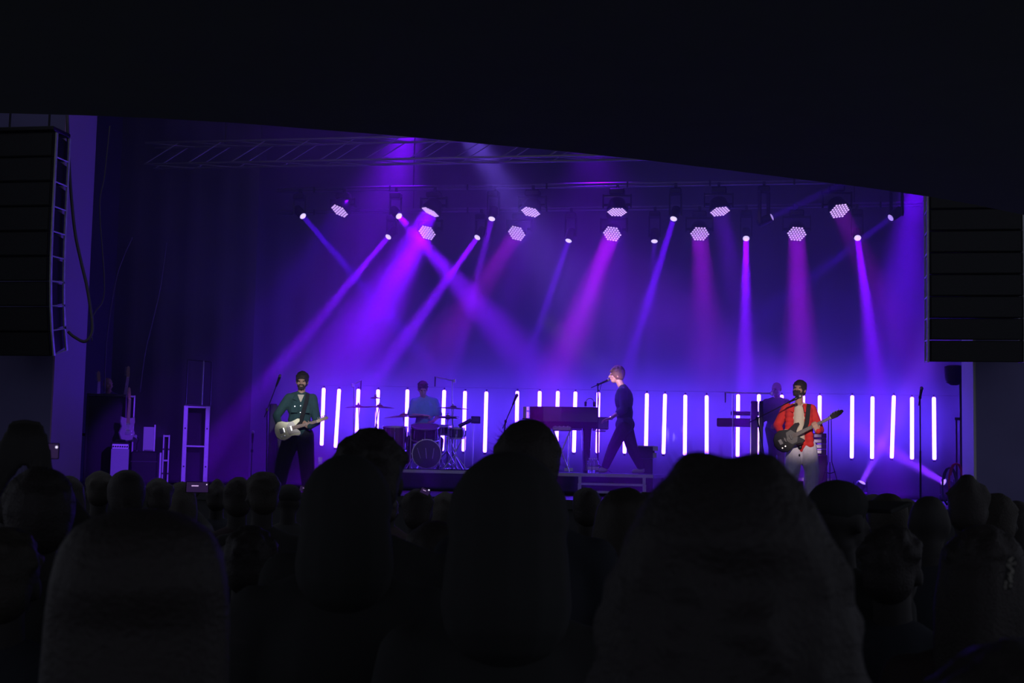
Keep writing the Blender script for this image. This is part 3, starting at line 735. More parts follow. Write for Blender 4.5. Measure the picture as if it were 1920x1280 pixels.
# collar, placket, pockets, buttons on the jacket
C = (V['shL'] + V['shR']) / 2
for q in (-1, 1):
    MB().add([C + Vector(p) for p in ((q * .03, -.10, .045), (q * .085, -.07, .06), (q * .12, -.125, -.02), (q * .05, -.145, -.05), (q * .03, -.09, .055), (q * .085, -.055, .07), (q * .12, -.11, -.01), (q * .05, -.135, -.04))],
             [(0, 1, 2, 3), (7, 6, 5, 4), (0, 4, 5, 1), (1, 5, 6, 2), (2, 6, 7, 3), (3, 7, 4, 0)]).build('collar', TEAL, top)
    MB().bbox(C + Vector((q * .09, -.152, -.17)), (.095, .014, .11), .004).build('chest_pocket', TEAL, top)
MB().bbox(C + Vector((0, -.155, -.24)), (.035, .012, .36), .003).build('placket', TEAL, top)
for z in (-.12, -.22, -.32): MB().lathe([(.008, 0), (.007, .004)], C + Vector((0, -.162, z)), (0, -1, 0), 8).build('button', CHROME, top)
MB().lathe([(.010, 0), (.009, .004)], C + Vector((-.085, -.16, -.13)), (0, -1, 0), 8).build('button', CHROME, top, label='bright metal pocket button')
MB().add([C + Vector(p) for p in ((-.05, -.115, .05), (.05, -.115, .05), (.0, -.15, -.075), (-.05, -.10, .05), (.05, -.10, .05), (.0, -.13, -.075))], [(0, 1, 2), (5, 4, 3), (0, 3, 4, 1), (1, 4, 5, 2), (2, 5, 3, 0)]).build('tee_shirt', TEE, t, label='white tee in the open collar')
# guitar
a, b = g.l(536, 806, .24), g.l(611, 786, .22)
gw = lambda F_, p: F_.loc + F_.R @ p
xd = gw(g, b) - gw(g, a)
orient(tele, gw(g, g.l(540, 805, .245)), xd, g.R @ Vector((-.10, -1, .12)))
def strap(name, label, fr, pts, w, m):
    vs = []; P_ = [fr.l(*p) for p in pts]
    for i, p in enumerate(P_):
        d = (P_[min(i + 1, len(P_) - 1)] - P_[max(i - 1, 0)]).normalized(); s = d.cross(Vector((0, -1, 0))).normalized() * w / 2
        vs += [p - s, p + s, p + s + Vector((0, .006, 0)), p - s + Vector((0, .006, 0))]
    fs = []
    for i in range(len(P_) - 1):
        for k in range(4): fs.append((4 * i + k, 4 * i + (k + 1) % 4, 4 * i + 4 + (k + 1) % 4, 4 * i + 4 + k))
    n = len(vs); o = MB().add(vs, fs + [(0, 3, 2, 1), (n - 4, n - 3, n - 2, n - 1)]).build(name, m); o.location = fr.loc; o.rotation_euler = (0, 0, fr.az)
    return tag(o, label, 'strap')
strap('guitar_strap', 'black guitar strap across the teal jacket', g, [(577, 737, .08), (576, 745, .16), (573, 757, .185), (568, 775, .2), (563, 790, .22), (558, 797, .24)], .06, CLOTH)

# ------------------------------------------------------------------ bassist, picture right
BASS = [(-.22, -.07), (-.235, .0), (-.21, .08), (-.15, .145), (-.07, .165), (.0, .14), (.05, .12), (.11, .14), (.18, .16), (.235, .145), (.235, .115), (.19, .09), (.15, .05), (.14, .03),
        (.14, -.03), (.15, -.06), (.18, -.1), (.19, -.13), (.15, -.15), (.09, -.13), (.03, -.12), (-.04, -.155), (-.11, -.17), (-.18, -.13)]
BBODY = mat('black bass lacquer', (0.006, 0.006, 0.010), 0.25, spec=.08)
HSB = [(0, -.024), (0, .024), (.03, .045), (.08, .055), (.15, .05), (.21, .03), (.215, 0), (.17, -.02), (.1, -.035), (.04, -.03)]
bass = make_guitar('bass_guitar', 'black bass guitar held neck up by the man in the red jacket', BASS, [(-.04, -.03), (0, -.1), (.08, -.1), (.12, -.04), (.12, .03), (.08, .1), (.0, .09)], .56, 1, BBODY, mat('dark guard', (.02, .02, .024), .5), BLK, mat('rosewood', (.05, .03, .025), .5, noise_amt=.3), 4, HSB,
                   [(.04 + .042 * i, .04, 1) for i in range(4)], -.13, (-.06, .03))
b_ = Fr(1503, 936, 21.1, STAGE); Lp = b_.l
t = thing('person', 'bearded bassist singing at the right in an open red jacket and pale jeans', 'person', b_.loc, b_.az)
J = dict(head=Lp(1498.5, 731, .06), headM=euler(-8, 4, -16), hs=1.08, shL=Lp(1475, 765), shR=Lp(1521, 767), elL=Lp(1458, 797, .0), wrL=Lp(1464, 811, .2), elR=Lp(1537, 806, .04), wrR=Lp(1533, 808, .24),
         pel=Lp(1502, 836), knL=Lp(1485, 884, .08), anL=Lp(1476, 928), toL=Lp(1470, 936, .12), knR=Lp(1522, 884, .03), anR=Lp(1519, 928), toR=Lp(1524, 936, .13), w=1.05)
for k in ('toL', 'toR'): J[k].z = .04
for k in ('anL', 'anR'): J[k].z = .09
J['handL'] = (Vector((.8, -.2, -.25)), Vector((.1, 1, .2)), 1, 32, 1.1); J['handR'] = (Vector((-.4, -.1, .85)), Vector((-.2, 1, .1)), -1, 45, 1.1)
V, hm, hs, body, top = human(t, J, dict(top=TEE, leg=JEANS, shoe=PALESHOE, top_g=.006, sleeve=.4, top_name='tee_shirt', leg_g=.045, cuff=.105))
m = MB(); hair_cap(m, hm, V['head'], hs, fluff=.02, seed=5, n=110); m.remesh('hair', HAIRD, t, .008, 2)
m = MB(); c = V['head']
for a, b in (((-.064, -.03, -.03), (-.04, -.075, -.085)), ((.064, -.03, -.03), (.04, -.075, -.085)), ((-.04, -.075, -.085), (.04, -.075, -.085)), ((-.03, -.098, -.034), (.03, -.098, -.034)), ((0, -.08, -.09), (0, -.07, -.12)), ((-.032, -.094, -.035), (-.03, -.088, -.085)), ((.032, -.094, -.035), (.03, -.088, -.085)), ((-.022, -.092, -.072), (.022, -.092, -.072))):
    m.cap(c + hm @ Vector(a) * 1.06, c + hm @ Vector(b) * 1.06, .019, .017)
m.remesh('beard', HAIRD, t, .008, 1)
# open jacket: two fronts, back and sleeves
mj = MB(); C = (V['shL'] + V['shR']) / 2
torso_prims(mj, V['pel'], C + Vector((0, .05, .02)), V['shR'] - V['shL'], .022, 1.08)
for s in 'LR':
    e = V['el' + s]; wv = V['wr' + s]; mj.cap(V['sh' + s], e, .078, .066); mj.cap(e, e + (wv - e) * .92, .066, .048)
for q in (-1, 1):
    for k in range(8):
        z = .0 - k * .07; mj.ell(C + Vector((q * (.125 + .004 * k), -.085, z - .03)), (.066, .055, .06))
jk = mj.remesh('jacket', RED, t, .011, 2)
for q in (-1, 1):
    MB().add([C + Vector(p) for p in ((q * .055, -.11, .05), (q * .11, -.06, .055), (q * .15, -.14, -.03), (q * .08, -.16, -.06), (q * .055, -.09, .065), (q * .11, -.045, .07), (q * .15, -.12, -.015), (q * .08, -.145, -.045))],
             [(0, 1, 2, 3), (7, 6, 5, 4), (0, 4, 5, 1), (1, 5, 6, 2), (2, 6, 7, 3), (3, 7, 4, 0)]).build('collar', RED, jk)
# tee visible between the fronts
mt = MB(); mt.cap(C + Vector((0, -.075, -.02)), C + Vector((.0, -.10, -.45)), .075, .09, flat=.8, fdir=(0, 1, 0)).remesh('tee_front', TEE, t, .012, 2)
MB().ell(b_.l(1500, 838, .14), (.03, .012, .03)).ell(b_.l(1499, 853, .13), (.012, .01, .02)).build('belt_buckle', BLKM, t, smooth=True)
xd = gw(b_, b_.l(1586, 771, .14)) - gw(b_, b_.l(1478, 824, .26))
orient(bass, gw(b_, b_.l(1479, 822, .27)), xd, b_.R @ Vector((-.1, -1, .15)))
strap('guitar_strap', 'black bass strap over the red jacket shoulder', b_, [(1517, 757, .06), (1516, 764, .16), (1515, 778, .19), (1513, 793, .21), (1508, 806, .25)], .06, CLOTH)

# ------------------------------------------------------------------ singer at the piano, in profile
s_ = Fr(1168, 885, 22.6, RISER); Lp = s_.l
t = thing('person', 'singing pianist in a navy shirt leaning over the keys, seen in profile', 'person', s_.loc, s_.az)
J = dict(head=Lp(1156, 704, .0), headM=euler(4, 0, -84), hs=1.06, shL=Lp(1166, 734, .17), shR=Lp(1172, 735, -.17), elL=Lp(1170, 767, .22), wrL=Lp(1146, 783, .16), elR=Lp(1168, 768, -.2), wrR=Lp(1144, 784, -.12),
         pel=Lp(1172, 797), knL=Lp(1150, 838, .08), anL=Lp(1134, 876, .1), toL=Lp(1122, 882, .12), knR=Lp(1186, 842, -.06), anR=Lp(1203, 878, -.08), toR=Lp(1189, 884, -.08), w=.95)
for k in ('toL', 'toR'): J[k].z = .04
for k in ('anL', 'anR'): J[k].z = .09
J['handL'] = (Vector((-.9, 0, -.25)), Vector((-.1, 0, -1)), -1, 25, 1.05, .15); J['handR'] = (Vector((-.9, 0, -.25)), Vector((-.1, 0, -1)), 1, 25, 1.05, .15)
V, hm, hs, body, top = human(t, J, dict(top=NAVY, leg=DARKP, shoe=PALESHOE, top_g=.034, sleeve=.66, leg_g=.026, cuff=.065))
m = MB(); hair_cap(m, hm, V['head'], hs, fluff=.032, seed=9, n=130, top=1.2)
for i in range(24): m.ell(V['head'] + hm @ Vector((-.075 + (i % 8) * .021, -.085 + (i // 8) * .02, .075 + (i // 8) * .018)), (.017, .028, .015), hm, 6, 5)
m.remesh('hair', HAIRL, t, .008, 1)
MB().lathe([(.033, 0), (.034, .02)], V['wrL'] - Vector((-.012, 0, 0)), (-.9, 0, -.45), 12).build('wristwatch', CHROME, t)

# ------------------------------------------------------------------ drummer, seated
d_ = Fr(793, 877, 24.3, RISER); Lp = d_.l
t = thing('person', 'seated drummer in a pale blue short-sleeved shirt looking down at the kit', 'person', d_.loc, d_.az)
J = dict(head=Lp(792.5, 730, .1), headM=euler(24, 0, 6), hs=1.05, shL=Lp(777, 753, .03), shR=Lp(815, 753, .03), elL=Lp(770, 779, .05), wrL=Lp(794, 779, .27), elR=Lp(823, 780, .05), wrR=Lp(812, 790, .28),
         pel=Vector((.02, 0, .58)), knL=Vector((-.25, -.42, .5)), anL=Vector((-.24, -.45, .1)), toL=Vector((-.25, -.6, .04)), knR=Vector((.27, -.42, .5)), anR=Vector((.26, -.45, .1)), toR=Vector((.27, -.6, .04)))
J['handL'] = (Vector((.9, -.35, 0)), Vector((0, .2, -1)), 1, 50, 1.0); J['handR'] = (Vector((-.6, -.7, -.1)), Vector((0, .2, -1)), -1, 50, 1.0)
V, hm, hs, body, top = human(t, J, dict(top=BLUS, leg=DARKP, shoe=SHOE, top_g=.026, sleeve=.44))
m = MB(); hair_cap(m, hm, V['head'], hs, fluff=.012, seed=12, n=80); m.remesh('hair', HAIRD, t, .009, 2)
STICK = mat('wooden drumstick', (.5, .36, .2), .5)
for nm, w0, e0 in (('left', V['wrL'] + Vector((.05, -.05, 0)), Lp(812, 782, .5)), ('right', V['wrR'] + Vector((-.03, -.06, -.01)), Lp(790, 800, .55))):
    st = MB().tube((0, 0, 0), e0 - w0, .007, .005, 6).build('drumstick', STICK); st.location = gw(d_, w0); st.rotation_euler = (0, 0, d_.az)
    tag(st, f'wooden drumstick in the drummer hand at the picture {nm}', 'drumstick')
th_ = thing('drum_throne', 'round black drum stool under the drummer', 'stool', d_.loc + d_.R @ Vector((.02, .02, 0)), d_.az)
MB().lathe([(.16, .36), (.18, .39), (.18, .43), (.15, .45)], (0, 0, 0), (0, 0, 1), 20).build('seat', BLK, th_, auto=True)
MB().tube((0, 0, .12), (0, 0, .37), .02).build('post', CHROME, th_)
for k in range(3): MB().tube((0, 0, .2), (.26 * math.cos(k * 2.1), .26 * math.sin(k * 2.1), .012), .011).build('leg', CHROME, th_)

# ------------------------------------------------------------------ keyboard player and wing technician
k_ = Fr(1455, 880, 24.7, RISER); Lp = k_.l
t = thing('person', 'bald keyboard player in dark clothes half hidden behind the bassist', 'person', k_.loc, k_.az)
J = dict(head=Lp(1456, 730, .08), headM=euler(12, 0, -25), hs=1.03, shL=Lp(1437, 755), shR=Lp(1474, 755), elL=Lp(1432, 784, .02), wrL=Lp(1420, 794, .26), elR=Lp(1478, 785, .05), wrR=Lp(1452, 796, .3),
         pel=Lp(1456, 803), knL=Lp(1449, 838, .05), anL=Lp(1446, 872), toL=Lp(1444, 880, .14), knR=Lp(1464, 838, .04), anR=Lp(1466, 872), toR=Lp(1468, 880, .14), w=1.02)
for k in ('toL', 'toR'): J[k].z = .04
for k in ('anL', 'anR'): J[k].z = .09
J['handL'] = (Vector((-.3, -.9, -.2)), Vector((0, .1, -1)), -1, 28, 1.0); J['handR'] = (Vector((-.2, -.9, -.2)), Vector((0, .1, -1)), 1, 28, 1.0)
human(t, J, dict(top=VIOS, leg=DARKP, shoe=SHOE, top_g=.02, sleeve=1.0))
w_ = Fr(201, 890, 22.6, STAGE); Lp = w_.l
t = thing('person', 'technician in dark clothes behind the guitar rack in the left wing', 'person', w_.loc, w_.az)
hz0 = Lp(202, 720).z
J = dict(head=Lp(202, 721, .03), headM=euler(8, 0, 30), hs=1.0, shL=Vector((-.2, 0, hz0 - .24)), shR=Vector((.2, 0, hz0 - .24)), elL=Vector((-.25, -.05, hz0 - .53)), wrL=Vector((-.2, -.25, hz0 - .66)), elR=Vector((.25, -.05, hz0 - .53)), wrR=Vector((.16, -.28, hz0 - .66)),
         pel=Vector((0, 0, .93)), knL=Vector((-.1, -.02, .5)), anL=Vector((-.11, 0, .09)), toL=Vector((-.13, -.14, .04)), knR=Vector((.1, -.02, .5)), anR=Vector((.11, 0, .09)), toR=Vector((.13, -.14, .04)))
human(t, J, dict(top=VIOS, leg=DARKP, shoe=SHOE, top_g=.02, sleeve=1.0), .012, False)

# ================================================================== microphones, drums, piano, keyboards, gear
MICG = mat('mic grille', (.35, .33, .34), .4, .8)
def frthing(name, label, cat, px, py, Y, z=None, group=None):
    f = Fr(px, py, Y, z); return f, thing(name, label, cat, f.loc, f.az, group)
def mic_at(m_head, m_body, tip, d):
    tip = Vector(tip); d = Vector(d).normalized()
    m_head.ell(tip, (.027, .027, .03)); m_body.tube(tip + d * .02, tip + d * .17, .022, .014, 10)
def mic_stand(label, px, py, Y, z, top, tip, base='tripod', tow=0.0, chrome=False, mic=True, ret=False):
    f, t = frthing('microphone_stand', label, 'mic stand', px, py, Y, z); M_ = CHROME if chrome else BLKM
    P = f.l(*top); P.x = 0.0 if abs(P.x) < .02 else P.x
    T = f.l(tip[0], tip[1], tow)
    MB().tube((0, 0, .03), P, .011, .009).tube((0, 0, .03), P * .5, .014, .014).build('pole', M_, t, smooth=True)
    if base == 'tripod':
        for k in range(3): a = k * 2.094 + .5; MB().tube((0, 0, .14), (.27 * math.cos(a), .27 * math.sin(a), .01), .009).build('leg', M_, t)
    else: MB().lathe([(.14, 0), (.14, .015), (.03, .03)]).build('base', M_, t)
    MB().bbox(P, (.04, .04, .05), .008).build('clutch', M_, t)
    d = (T - P)
    if d.length > .05:
        u = d.normalized(); MB().tube(P - u * .12, T - u * .1, .008).build('boom', M_, t)
        if mic:
            h = MB(); b = MB(); mic_at(h, b, T, -u); bb = b.build('microphone', BLKM, t, smooth=True); h.build('grille', MICG, bb, smooth=True)
    elif mic:
        h = MB(); b = MB(); mic_at(h, b, T, (0, .1, -1)); bb = b.build('microphone', BLKM, t, smooth=True); h.build('grille', MICG, bb, smooth=True)
    return f, t
mic_stand('black boom microphone stand beside the guitarist at the left', 500, 915, 20.5, STAGE, (501, 768), (525, 705))
mic_stand('black boom microphone stand reaching to the bassist mouth', 1448, 932, 20.9, STAGE, (1420, 784, .1), (1500, 743), tow=.26)
mic_stand('tall straight black microphone stand at the right of the stage', 1726, 934, 21.2, STAGE, (1727, 745), (1728, 728), base='round')
mic_stand('thin boom microphone stand leaning left of the piano', 936, 878, 22.4, RISER, (948, 790), (969, 741))
f, t = mic_stand('slim black boom reaching across to the singing pianist mouth', 1121, 878, 22.8, RISER, (1121, 721), (1141, 712), tow=.0)
MB().path([f.l(1128, 719), f.l(1126, 726), f.l(1123, 738), f.l(1122, 760)], .005).build('cable', BLKM, t)
mic_stand('small low black stand in the dark left of the guitarist', 470, 915, 21.5, STAGE, (471, 845), (474, 810))

# ---- drums
SHELL = mat('dark drum shell', (.02, .012, .03), .25, coat=.6); CLEAR = mat('smoky clear drum head', (.02, .018, .03), .12, coat=.4)
SKN = mat('drum head', (.12, .11, .13), .5); BRZ = mat('bronze cymbal', (.35, .22, .12), .28, .9, noise_amt=.2, scale=40)
def drum(name, label, px, py, Y, z, c, r, h, axis, legs=0, lugs=8):
    f, t = frthing(name, label, 'drum', px, py, Y, z); C_ = f.l(*c); a = Vector(axis).normalized(); u, w, _ = basis(a)
    MB().lathe([(r, 0), (r, h)], C_ - a * h / 2, a, 24).build('shell', SHELL, t, auto=True)
    for s in (-1, 1):
        o = C_ + a * s * h / 2
        MB().lathe([(r * 1.005, -.012), (r * 1.05, -.012), (r * 1.05, .012), (r * .99, .014), (r * .98, -.01)], o, a, 24, ring=True).build('hoop', CHROME, t, auto=True)
        MB().lathe([(r * .985, -.002), (r * .985, .004), (r * .3, .005)], o, a * s, 24).build('drum_head', CLEAR if abs(a.y) > .7 else SKN, t)
    for k in range(lugs):
        an = 2 * PI * k / lugs; d = u * math.cos(an) + w * math.sin(an)
        MB().tube(C_ + d * (r + .012) - a * h * .3, C_ + d * (r + .012) + a * h * .3, .011, None, 6).tube(C_ + d * (r * 1.03) - a * h * .52, C_ + d * (r * 1.03) + a * h * .52, .0035, None, 5).build('lug', CHROME, t)
    for k in range(legs):
        an = 2 * PI * k / legs + .4; d = Vector((math.cos(an), math.sin(an), 0)); p = C_ + d * (r + .02)
        MB().tube((p.x, p.y, C_.z - .02), (p.x, p.y, .01), .008).build('leg', CHROME, t)
    return f, t, C_
f, t, C_ = drum('bass_drum', 'bass drum with clear front head under the rack tom', 800, 877, 23.55, RISER, (800, 851), .24, .38, (0, -1, 0), 0, 10)
for q in (-1, 1): MB().tube(C_ + Vector((q * .23, -.1, -.05)), (q * .34, -.22, .01), .009).build('spur', CHROME, t)
MB().tube(C_ + Vector((0, .0, .24)), C_ + Vector((0, .0, .36)), .014).build('tom_post', CHROME, t)
for i in range(3): MB().tube(C_ + Vector((-.1 + .1 * i, -.195, -.08)), C_ + Vector((-.16 + .14 * i, -.2, .1)), .006).build('inner_brace', CHROME, t)
drum('rack_tom', 'wide dark rack tom in front of the drummer', 797, 877, 23.65, RISER, (797, 811), .24, .22, (0, -.25, 1), 2)
drum('snare_drum', 'shallow dark snare drum just right of the rack tom', 826, 877, 23.9, RISER, (828, 806), .17, .14, (0, -.1, 1), 3)
drum('floor_tom', 'dark floor tom left of the bass drum', 742, 877, 23.7, RISER, (740, 822), .21, .40, (0, -.05, 1), 3)
drum('floor_tom', 'dark floor tom at the left edge of the kit behind the big bald head', 706, 877, 24.0, RISER, (712, 826), .2, .36, (0, -.05, 1), 3)
drum('floor_tom', 'small dark drum on legs right of the bass drum', 856, 877, 23.7, RISER, (857, 812), .13, .17, (0, -.05, 1), 3)
def cymbal(px, py, Y, c, r, tilt, label, pair=False, base=True, name='cymbal_stand'):
    f, t = frthing(name, label, 'cymbal', px, py, Y, RISER); P = f.l(*c)
    for q in ((0, .018) if pair else (0,)):
        a = Vector((math.sin(math.radians(tilt)), -.06, 1)).normalized(); k = -1 if q else 1
        MB().lathe([(r, -.022 * k), (r * .6, -.008 * k), (r * .22, .0), (r * .17, .022 * k), (.01, .03 * k), (.01, .026 * k), (r * .17, .018 * k), (r * .22, -.004), (r * .6, -.012 * k), (r, -.026 * k)], P - a * q, a, 28).build('cymbal', BRZ, t, auto=True)
    MB().tube((0, 0, .1), (P.x * .3, P.y * .3, P.z * .6), .014).tube((P.x * .3, P.y * .3, P.z * .6), P + Vector((0, 0, .05)), .008).build('pole', CHROME, t, smooth=True)
    MB().bbox((P.x * .3, P.y * .3, P.z * .6), (.04, .04, .05), .008).tube(P + Vector((0, 0, .02)), P + Vector((0, 0, .06)), .02, .012).build('wing_nut', CHROME, t)
    for k in range(3):
        a = k * 2.094 + .9; e = Vector((.3 * math.cos(a), .3 * math.sin(a), .012)); MB().tube((0, 0, .32), e, .010).tube((0, 0, .12), e * .55 + Vector((0, 0, .06)), .006).build('leg', CHROME, t)
cymbal(673, 877, 24.1, (672, 761), .24, -2, 'left bronze crash cymbal at the outer left of the kit')
cymbal(697, 877, 24.0, (712, 761), .26, 2, 'second bronze crash cymbal overlapping the left one')
cymbal(705, 877, 24.3, (704, 744), .1, 0, 'tiny splash cymbal above the left crash cymbals')
cymbal(752, 877, 23.9, (757, 778), .34, -5, 'wide ride cymbal just left of the drummer')
cymbal(848, 877, 23.9, (850, 763), .27, 2, 'right bronze crash cymbal at the drummer left hand side')
cymbal(838, 877, 23.7, (840, 781), .20, 1, 'closed pair of hi-hat cymbals below the right crash', True, name='hi_hat')
def overhead(label, px, Y, top, e0, e1):
    f, t = frthing('overhead_mic_stand', label, 'mic stand', px, 877, Y, RISER); P = f.l(*top); A, B = f.l(*e0), f.l(*e1)
    MB().tube((0, 0, .05), P, .011).build('pole', CHROME, t); MB().tube(A, B, .012).build('boom', CHROME, t)
    MB().lathe([(.15, 0), (.15, .02), (.03, .04)]).build('base', BLKM, t)
    MB().tube(A, A - Vector((0, 0, .17)), .014, .011).build('microphone', BLKM, t); MB().bbox(B, (.05, .05, .07), .01).build('counterweight', CHROME, t)
overhead('tall overhead microphone stand right of the drummer with bright boom', 848, 24.0, (848, 714), (816, 706), (852, 714))
overhead('tall overhead microphone stand left of the kit', 663, 24.2, (664, 719), (677, 713), (661, 722))
# sample pad on a post right of the drums
f, t = frthing('sample_pad', 'dark electronic drum pad on a post right of the kit', 'drum pad', 886, 877, 23.8, RISER)
MB().bbox(f.l(892, 787), (.16, .06, .12), .01, Matrix.Rotation(.3, 3, 'X')).build('screen_box', BLK, t); MB().box(f.l(892, 786, .04), (.12, .005, .07)).build('screen', mat('dark screen', (.05, .05, .09), .1), t)
MB().tube((0, 0, .03), f.l(887, 792), .011).build('post', CHROME, t)
MB().bbox(f.l(872, 793), (.24, .20, .035), .01, Matrix.Rotation(-.5, 3, 'Y') @ Matrix.Rotation(.2, 3, 'X')).build('pad', BLK, t)
MB().lathe([(.14, 0), (.14, .02), (.03, .04)]).build('base', BLKM, t)
f, t = frthing('folding_stand', 'low chrome folding stand with spread legs right of the kit', 'stand', 853, 877, 23.3, RISER)
for q in (-1, 1): MB().tube((0, 0, .26), (q * .2, -.05, .012), .009).tube((0, 0, .3), (q * .1, 0, .5), .008).build('leg', CHROME, t)
MB().tube((0, 0, .1), (0, 0, .5), .011).tube((0, 0, .26), (.02, .2, .012), .009).build('post', CHROME, t)
f, t = frthing('drum_rug', 'dark rug under the drum kit on the riser', 'rug', 790, 877, 24.0, RISER + .001)
MB().bbox((0, -.1, .004), (2.6, 1.9, .008), .003).build('carpet', mat('dark rug', (.03, .015, .03), .95, noise_amt=.4), t)

# ---- risers
RIS = mat('riser deck', (.03, .03, .035), .5, noise_amt=.2, scale=6)
def riser(px0, px1, Yf, Yb, label, py=878):
    a, b = at(px0, py, Yf), at(px1, py, Yf); c = Vector(((a.x + b.x) / 2, (Yf + Yb) / 2, STAGE)); w = b.x - a.x; d = Yb - Yf; h = RISER - STAGE
    t = thing('stage_riser', label, 'riser', c)
    MB().box((0, 0, h - .03), (w, d, .058)).build('deck', RIS, t); MB().box((0, -d / 2 - .005, h - .03), (w, .01, .05)).build('edge_rail', ALU, t)
    MB().box((0, -d / 2 + .02, (h - .06) / 2), (w - .02, .02, h - .06)).build('skirt', CLOTH, t)
    for sx in (-1, 1):
        for y in (-1, 1): MB().tube((sx * (w / 2 - .06), y * (d / 2 - .06), 0), (sx * (w / 2 - .06), y * (d / 2 - .06), h - .06), .03).build('leg', BLKM, t)
riser(588, 905, 22.9, 25.6, 'low black drum riser with a thin silver edge')
riser(920, 1225, 21.9, 24.6, 'low black riser under the piano and pianist')
riser(1338, 1560, 23.7, 25.7, 'low black riser under the keyboard player')
# steps in front of the piano riser
f, t = frthing('stage_steps', 'silver-edged black steps in front of the pianist riser', 'steps', 1147, 932, 21.1, STAGE)
wS = (f.l(1208, 900).x - f.l(1086, 900).x); zt = RISER - STAGE - .02
for i, (zz, yy) in enumerate(((zt, .40), (zt * .62, .16), (zt * .28, -.08))):
    tr = MB().box((0, yy, zz - .015), (wS * (1 - .02 * i), .26, .03)).build('tread', RIS, t); MB().box((0, yy - .135, zz - .015), (wS * (1 - .02 * i), .012, .034)).build('edge_strip', ALU, tr)
for q in (-1, 1):
    MB().box((q * wS / 2, .28, zt / 2), (.045, .05, zt)).build('side_post', ALU, t); MB().box((q * wS / 2, -.06, zt * .3), (.045, .05, zt * .6)).build('side_post', ALU, t)
    MB().box((q * wS / 2, .12, zt * .3), (.02, .5, .03)).build('side_rail', ALU, t)

# ---- piano
PIA = mat('piano black lacquer', (.012, .008, .02), .12, coat=.8); IV = mat('ivory keys', (.7, .68, .66), .4)
f, t = frthing('grand_piano', 'black grand piano in side view with the keyboard at its right end', 'piano', 1050, 879, 22.9, RISER)
x0, x1 = f.l(984, 790).x, f.l(1120, 790).x; zt = f.l(1050, 763).z; zb = f.l(1050, 803).z; L = x1 - x0; wd = 1.35
out = [(x0, .1), (x0 + .08, -.12), (x0 + .3, -.25), (x0 + L * .5, -.3), (x1, -.32), (x1, wd - .3), (x0 + L * .62, wd - .3), (x0 + L * .45, wd * .55), (x0 + L * .25, wd * .42), (x0 + .06, .3)]
MB().prism(out, (zt - zb) * .62, Matrix.Translation((0, 0, zb + (zt - zb) * .3))).build('case', PIA, t)
MB().prism([(x * 1.0, y) for x, y in out], .025, Matrix.Translation((0, 0, zt - .03))).build('lid', PIA, t)
MB().prism([(x * .97 + .02, y * .92 + .02) for x, y in out], (zt - zb) * .32, Matrix.Translation((0, 0, zb))).build('underside', BLK, t)
xk = f.l(1137, 800).x; zk = f.l(1130, 791).z
kb = MB().box(((x1 + xk) / 2, wd / 2 - .31, zk - .06), (xk - x1 + .02, wd * .98, .12)).build('key_bed', PIA, t)
MB().box(((x1 + xk) / 2, wd / 2 - .31, zk + .008), (xk - x1 - .03, wd * .9, .014)).build('white_keys', IV, kb)
for i in range(24): MB().box((x1 + .05, -.28 + i * .052 * (wd / 1.35), zk + .02), (.08, .014, .012)).build('black_key', PIA, kb)
for q in (-.32, wd - .33): MB().bbox(((x1 + xk) / 2 + .01, q + .02, zk - .03), (xk - x1 + .03, .06, .2), .02).build('cheek', PIA, t)
for xx, yy in ((f.l(1100, 840).x, -.22), (f.l(1100, 840).x, .9), (x0 + .15, .12)):
    MB().lathe([(.04, 0), (.045, .05), (.04, .1), (.055, .3), (.075, zb - .06), (.085, zb)], (xx, yy, 0)).build('leg', PIA, t, auto=True)
MB().tube((f.l(1066, 840).x, .2, .03), (f.l(1068, 840).x, .2, zb), .014).box((f.l(1067, 840).x, .2, .05), (.14, .2, .05)).build('pedal_lyre', CHROME, t)
f, t = frthing('tablet_stand', 'bright upright panel clipped at the tail end of the piano', 'panel', 984, 762, 22.7)
f.loc; MB().bbox(f.l(984, 773), (.055, .02, .19), .006).build('panel', mat('white plastic', (.7, .68, .75), .5), t); MB().box(f.l(984, 785), (.09, .06, .02)).build('clip', BLKM, t)
f, t = frthing('headphones', 'headphones resting on the piano lid beside the pianist', 'headphones', 1106, 762.5, 22.9)
pts = [Vector((.07 * math.cos(a), 0, .05 + .09 * math.sin(a))) for a in [PI * i / 10 for i in range(11)]]
MB().path(pts, .008).build('headband', CHROME, t)
for q in (-1, 1): MB().lathe([(.035, -.02), (.042, 0), (.035, .02)], (q * .07, 0, .045), (1, 0, 0), 14).build('ear_cup', BLK, t, auto=True)
f, t = frthing('side_synth', 'small pale-lit keyboard on a stand beside the piano', 'keyboard', 1052, 879, 22.1, RISER)
z = f.l(1052, 804).z
MB().bbox((0, 0, z), (.30, .26, .06), .012).build('case', ALU, t)
for i in range(12): MB().box((-.12 + i * .022, -.07, z + .034), (.018, .1, .01)).build('key', IV, t)
for i in range(4): MB().tube((-.1 + i * .065, .07, z + .03), (-.1 + i * .065, .07, z + .05), .012, None, 8).build('dial', CHROME, t)
for q in (-1, 1): MB().tube((q * -.13, 0, 0.01), (q * .13, 0, z - .03), .011).build('leg', CHROME, t)
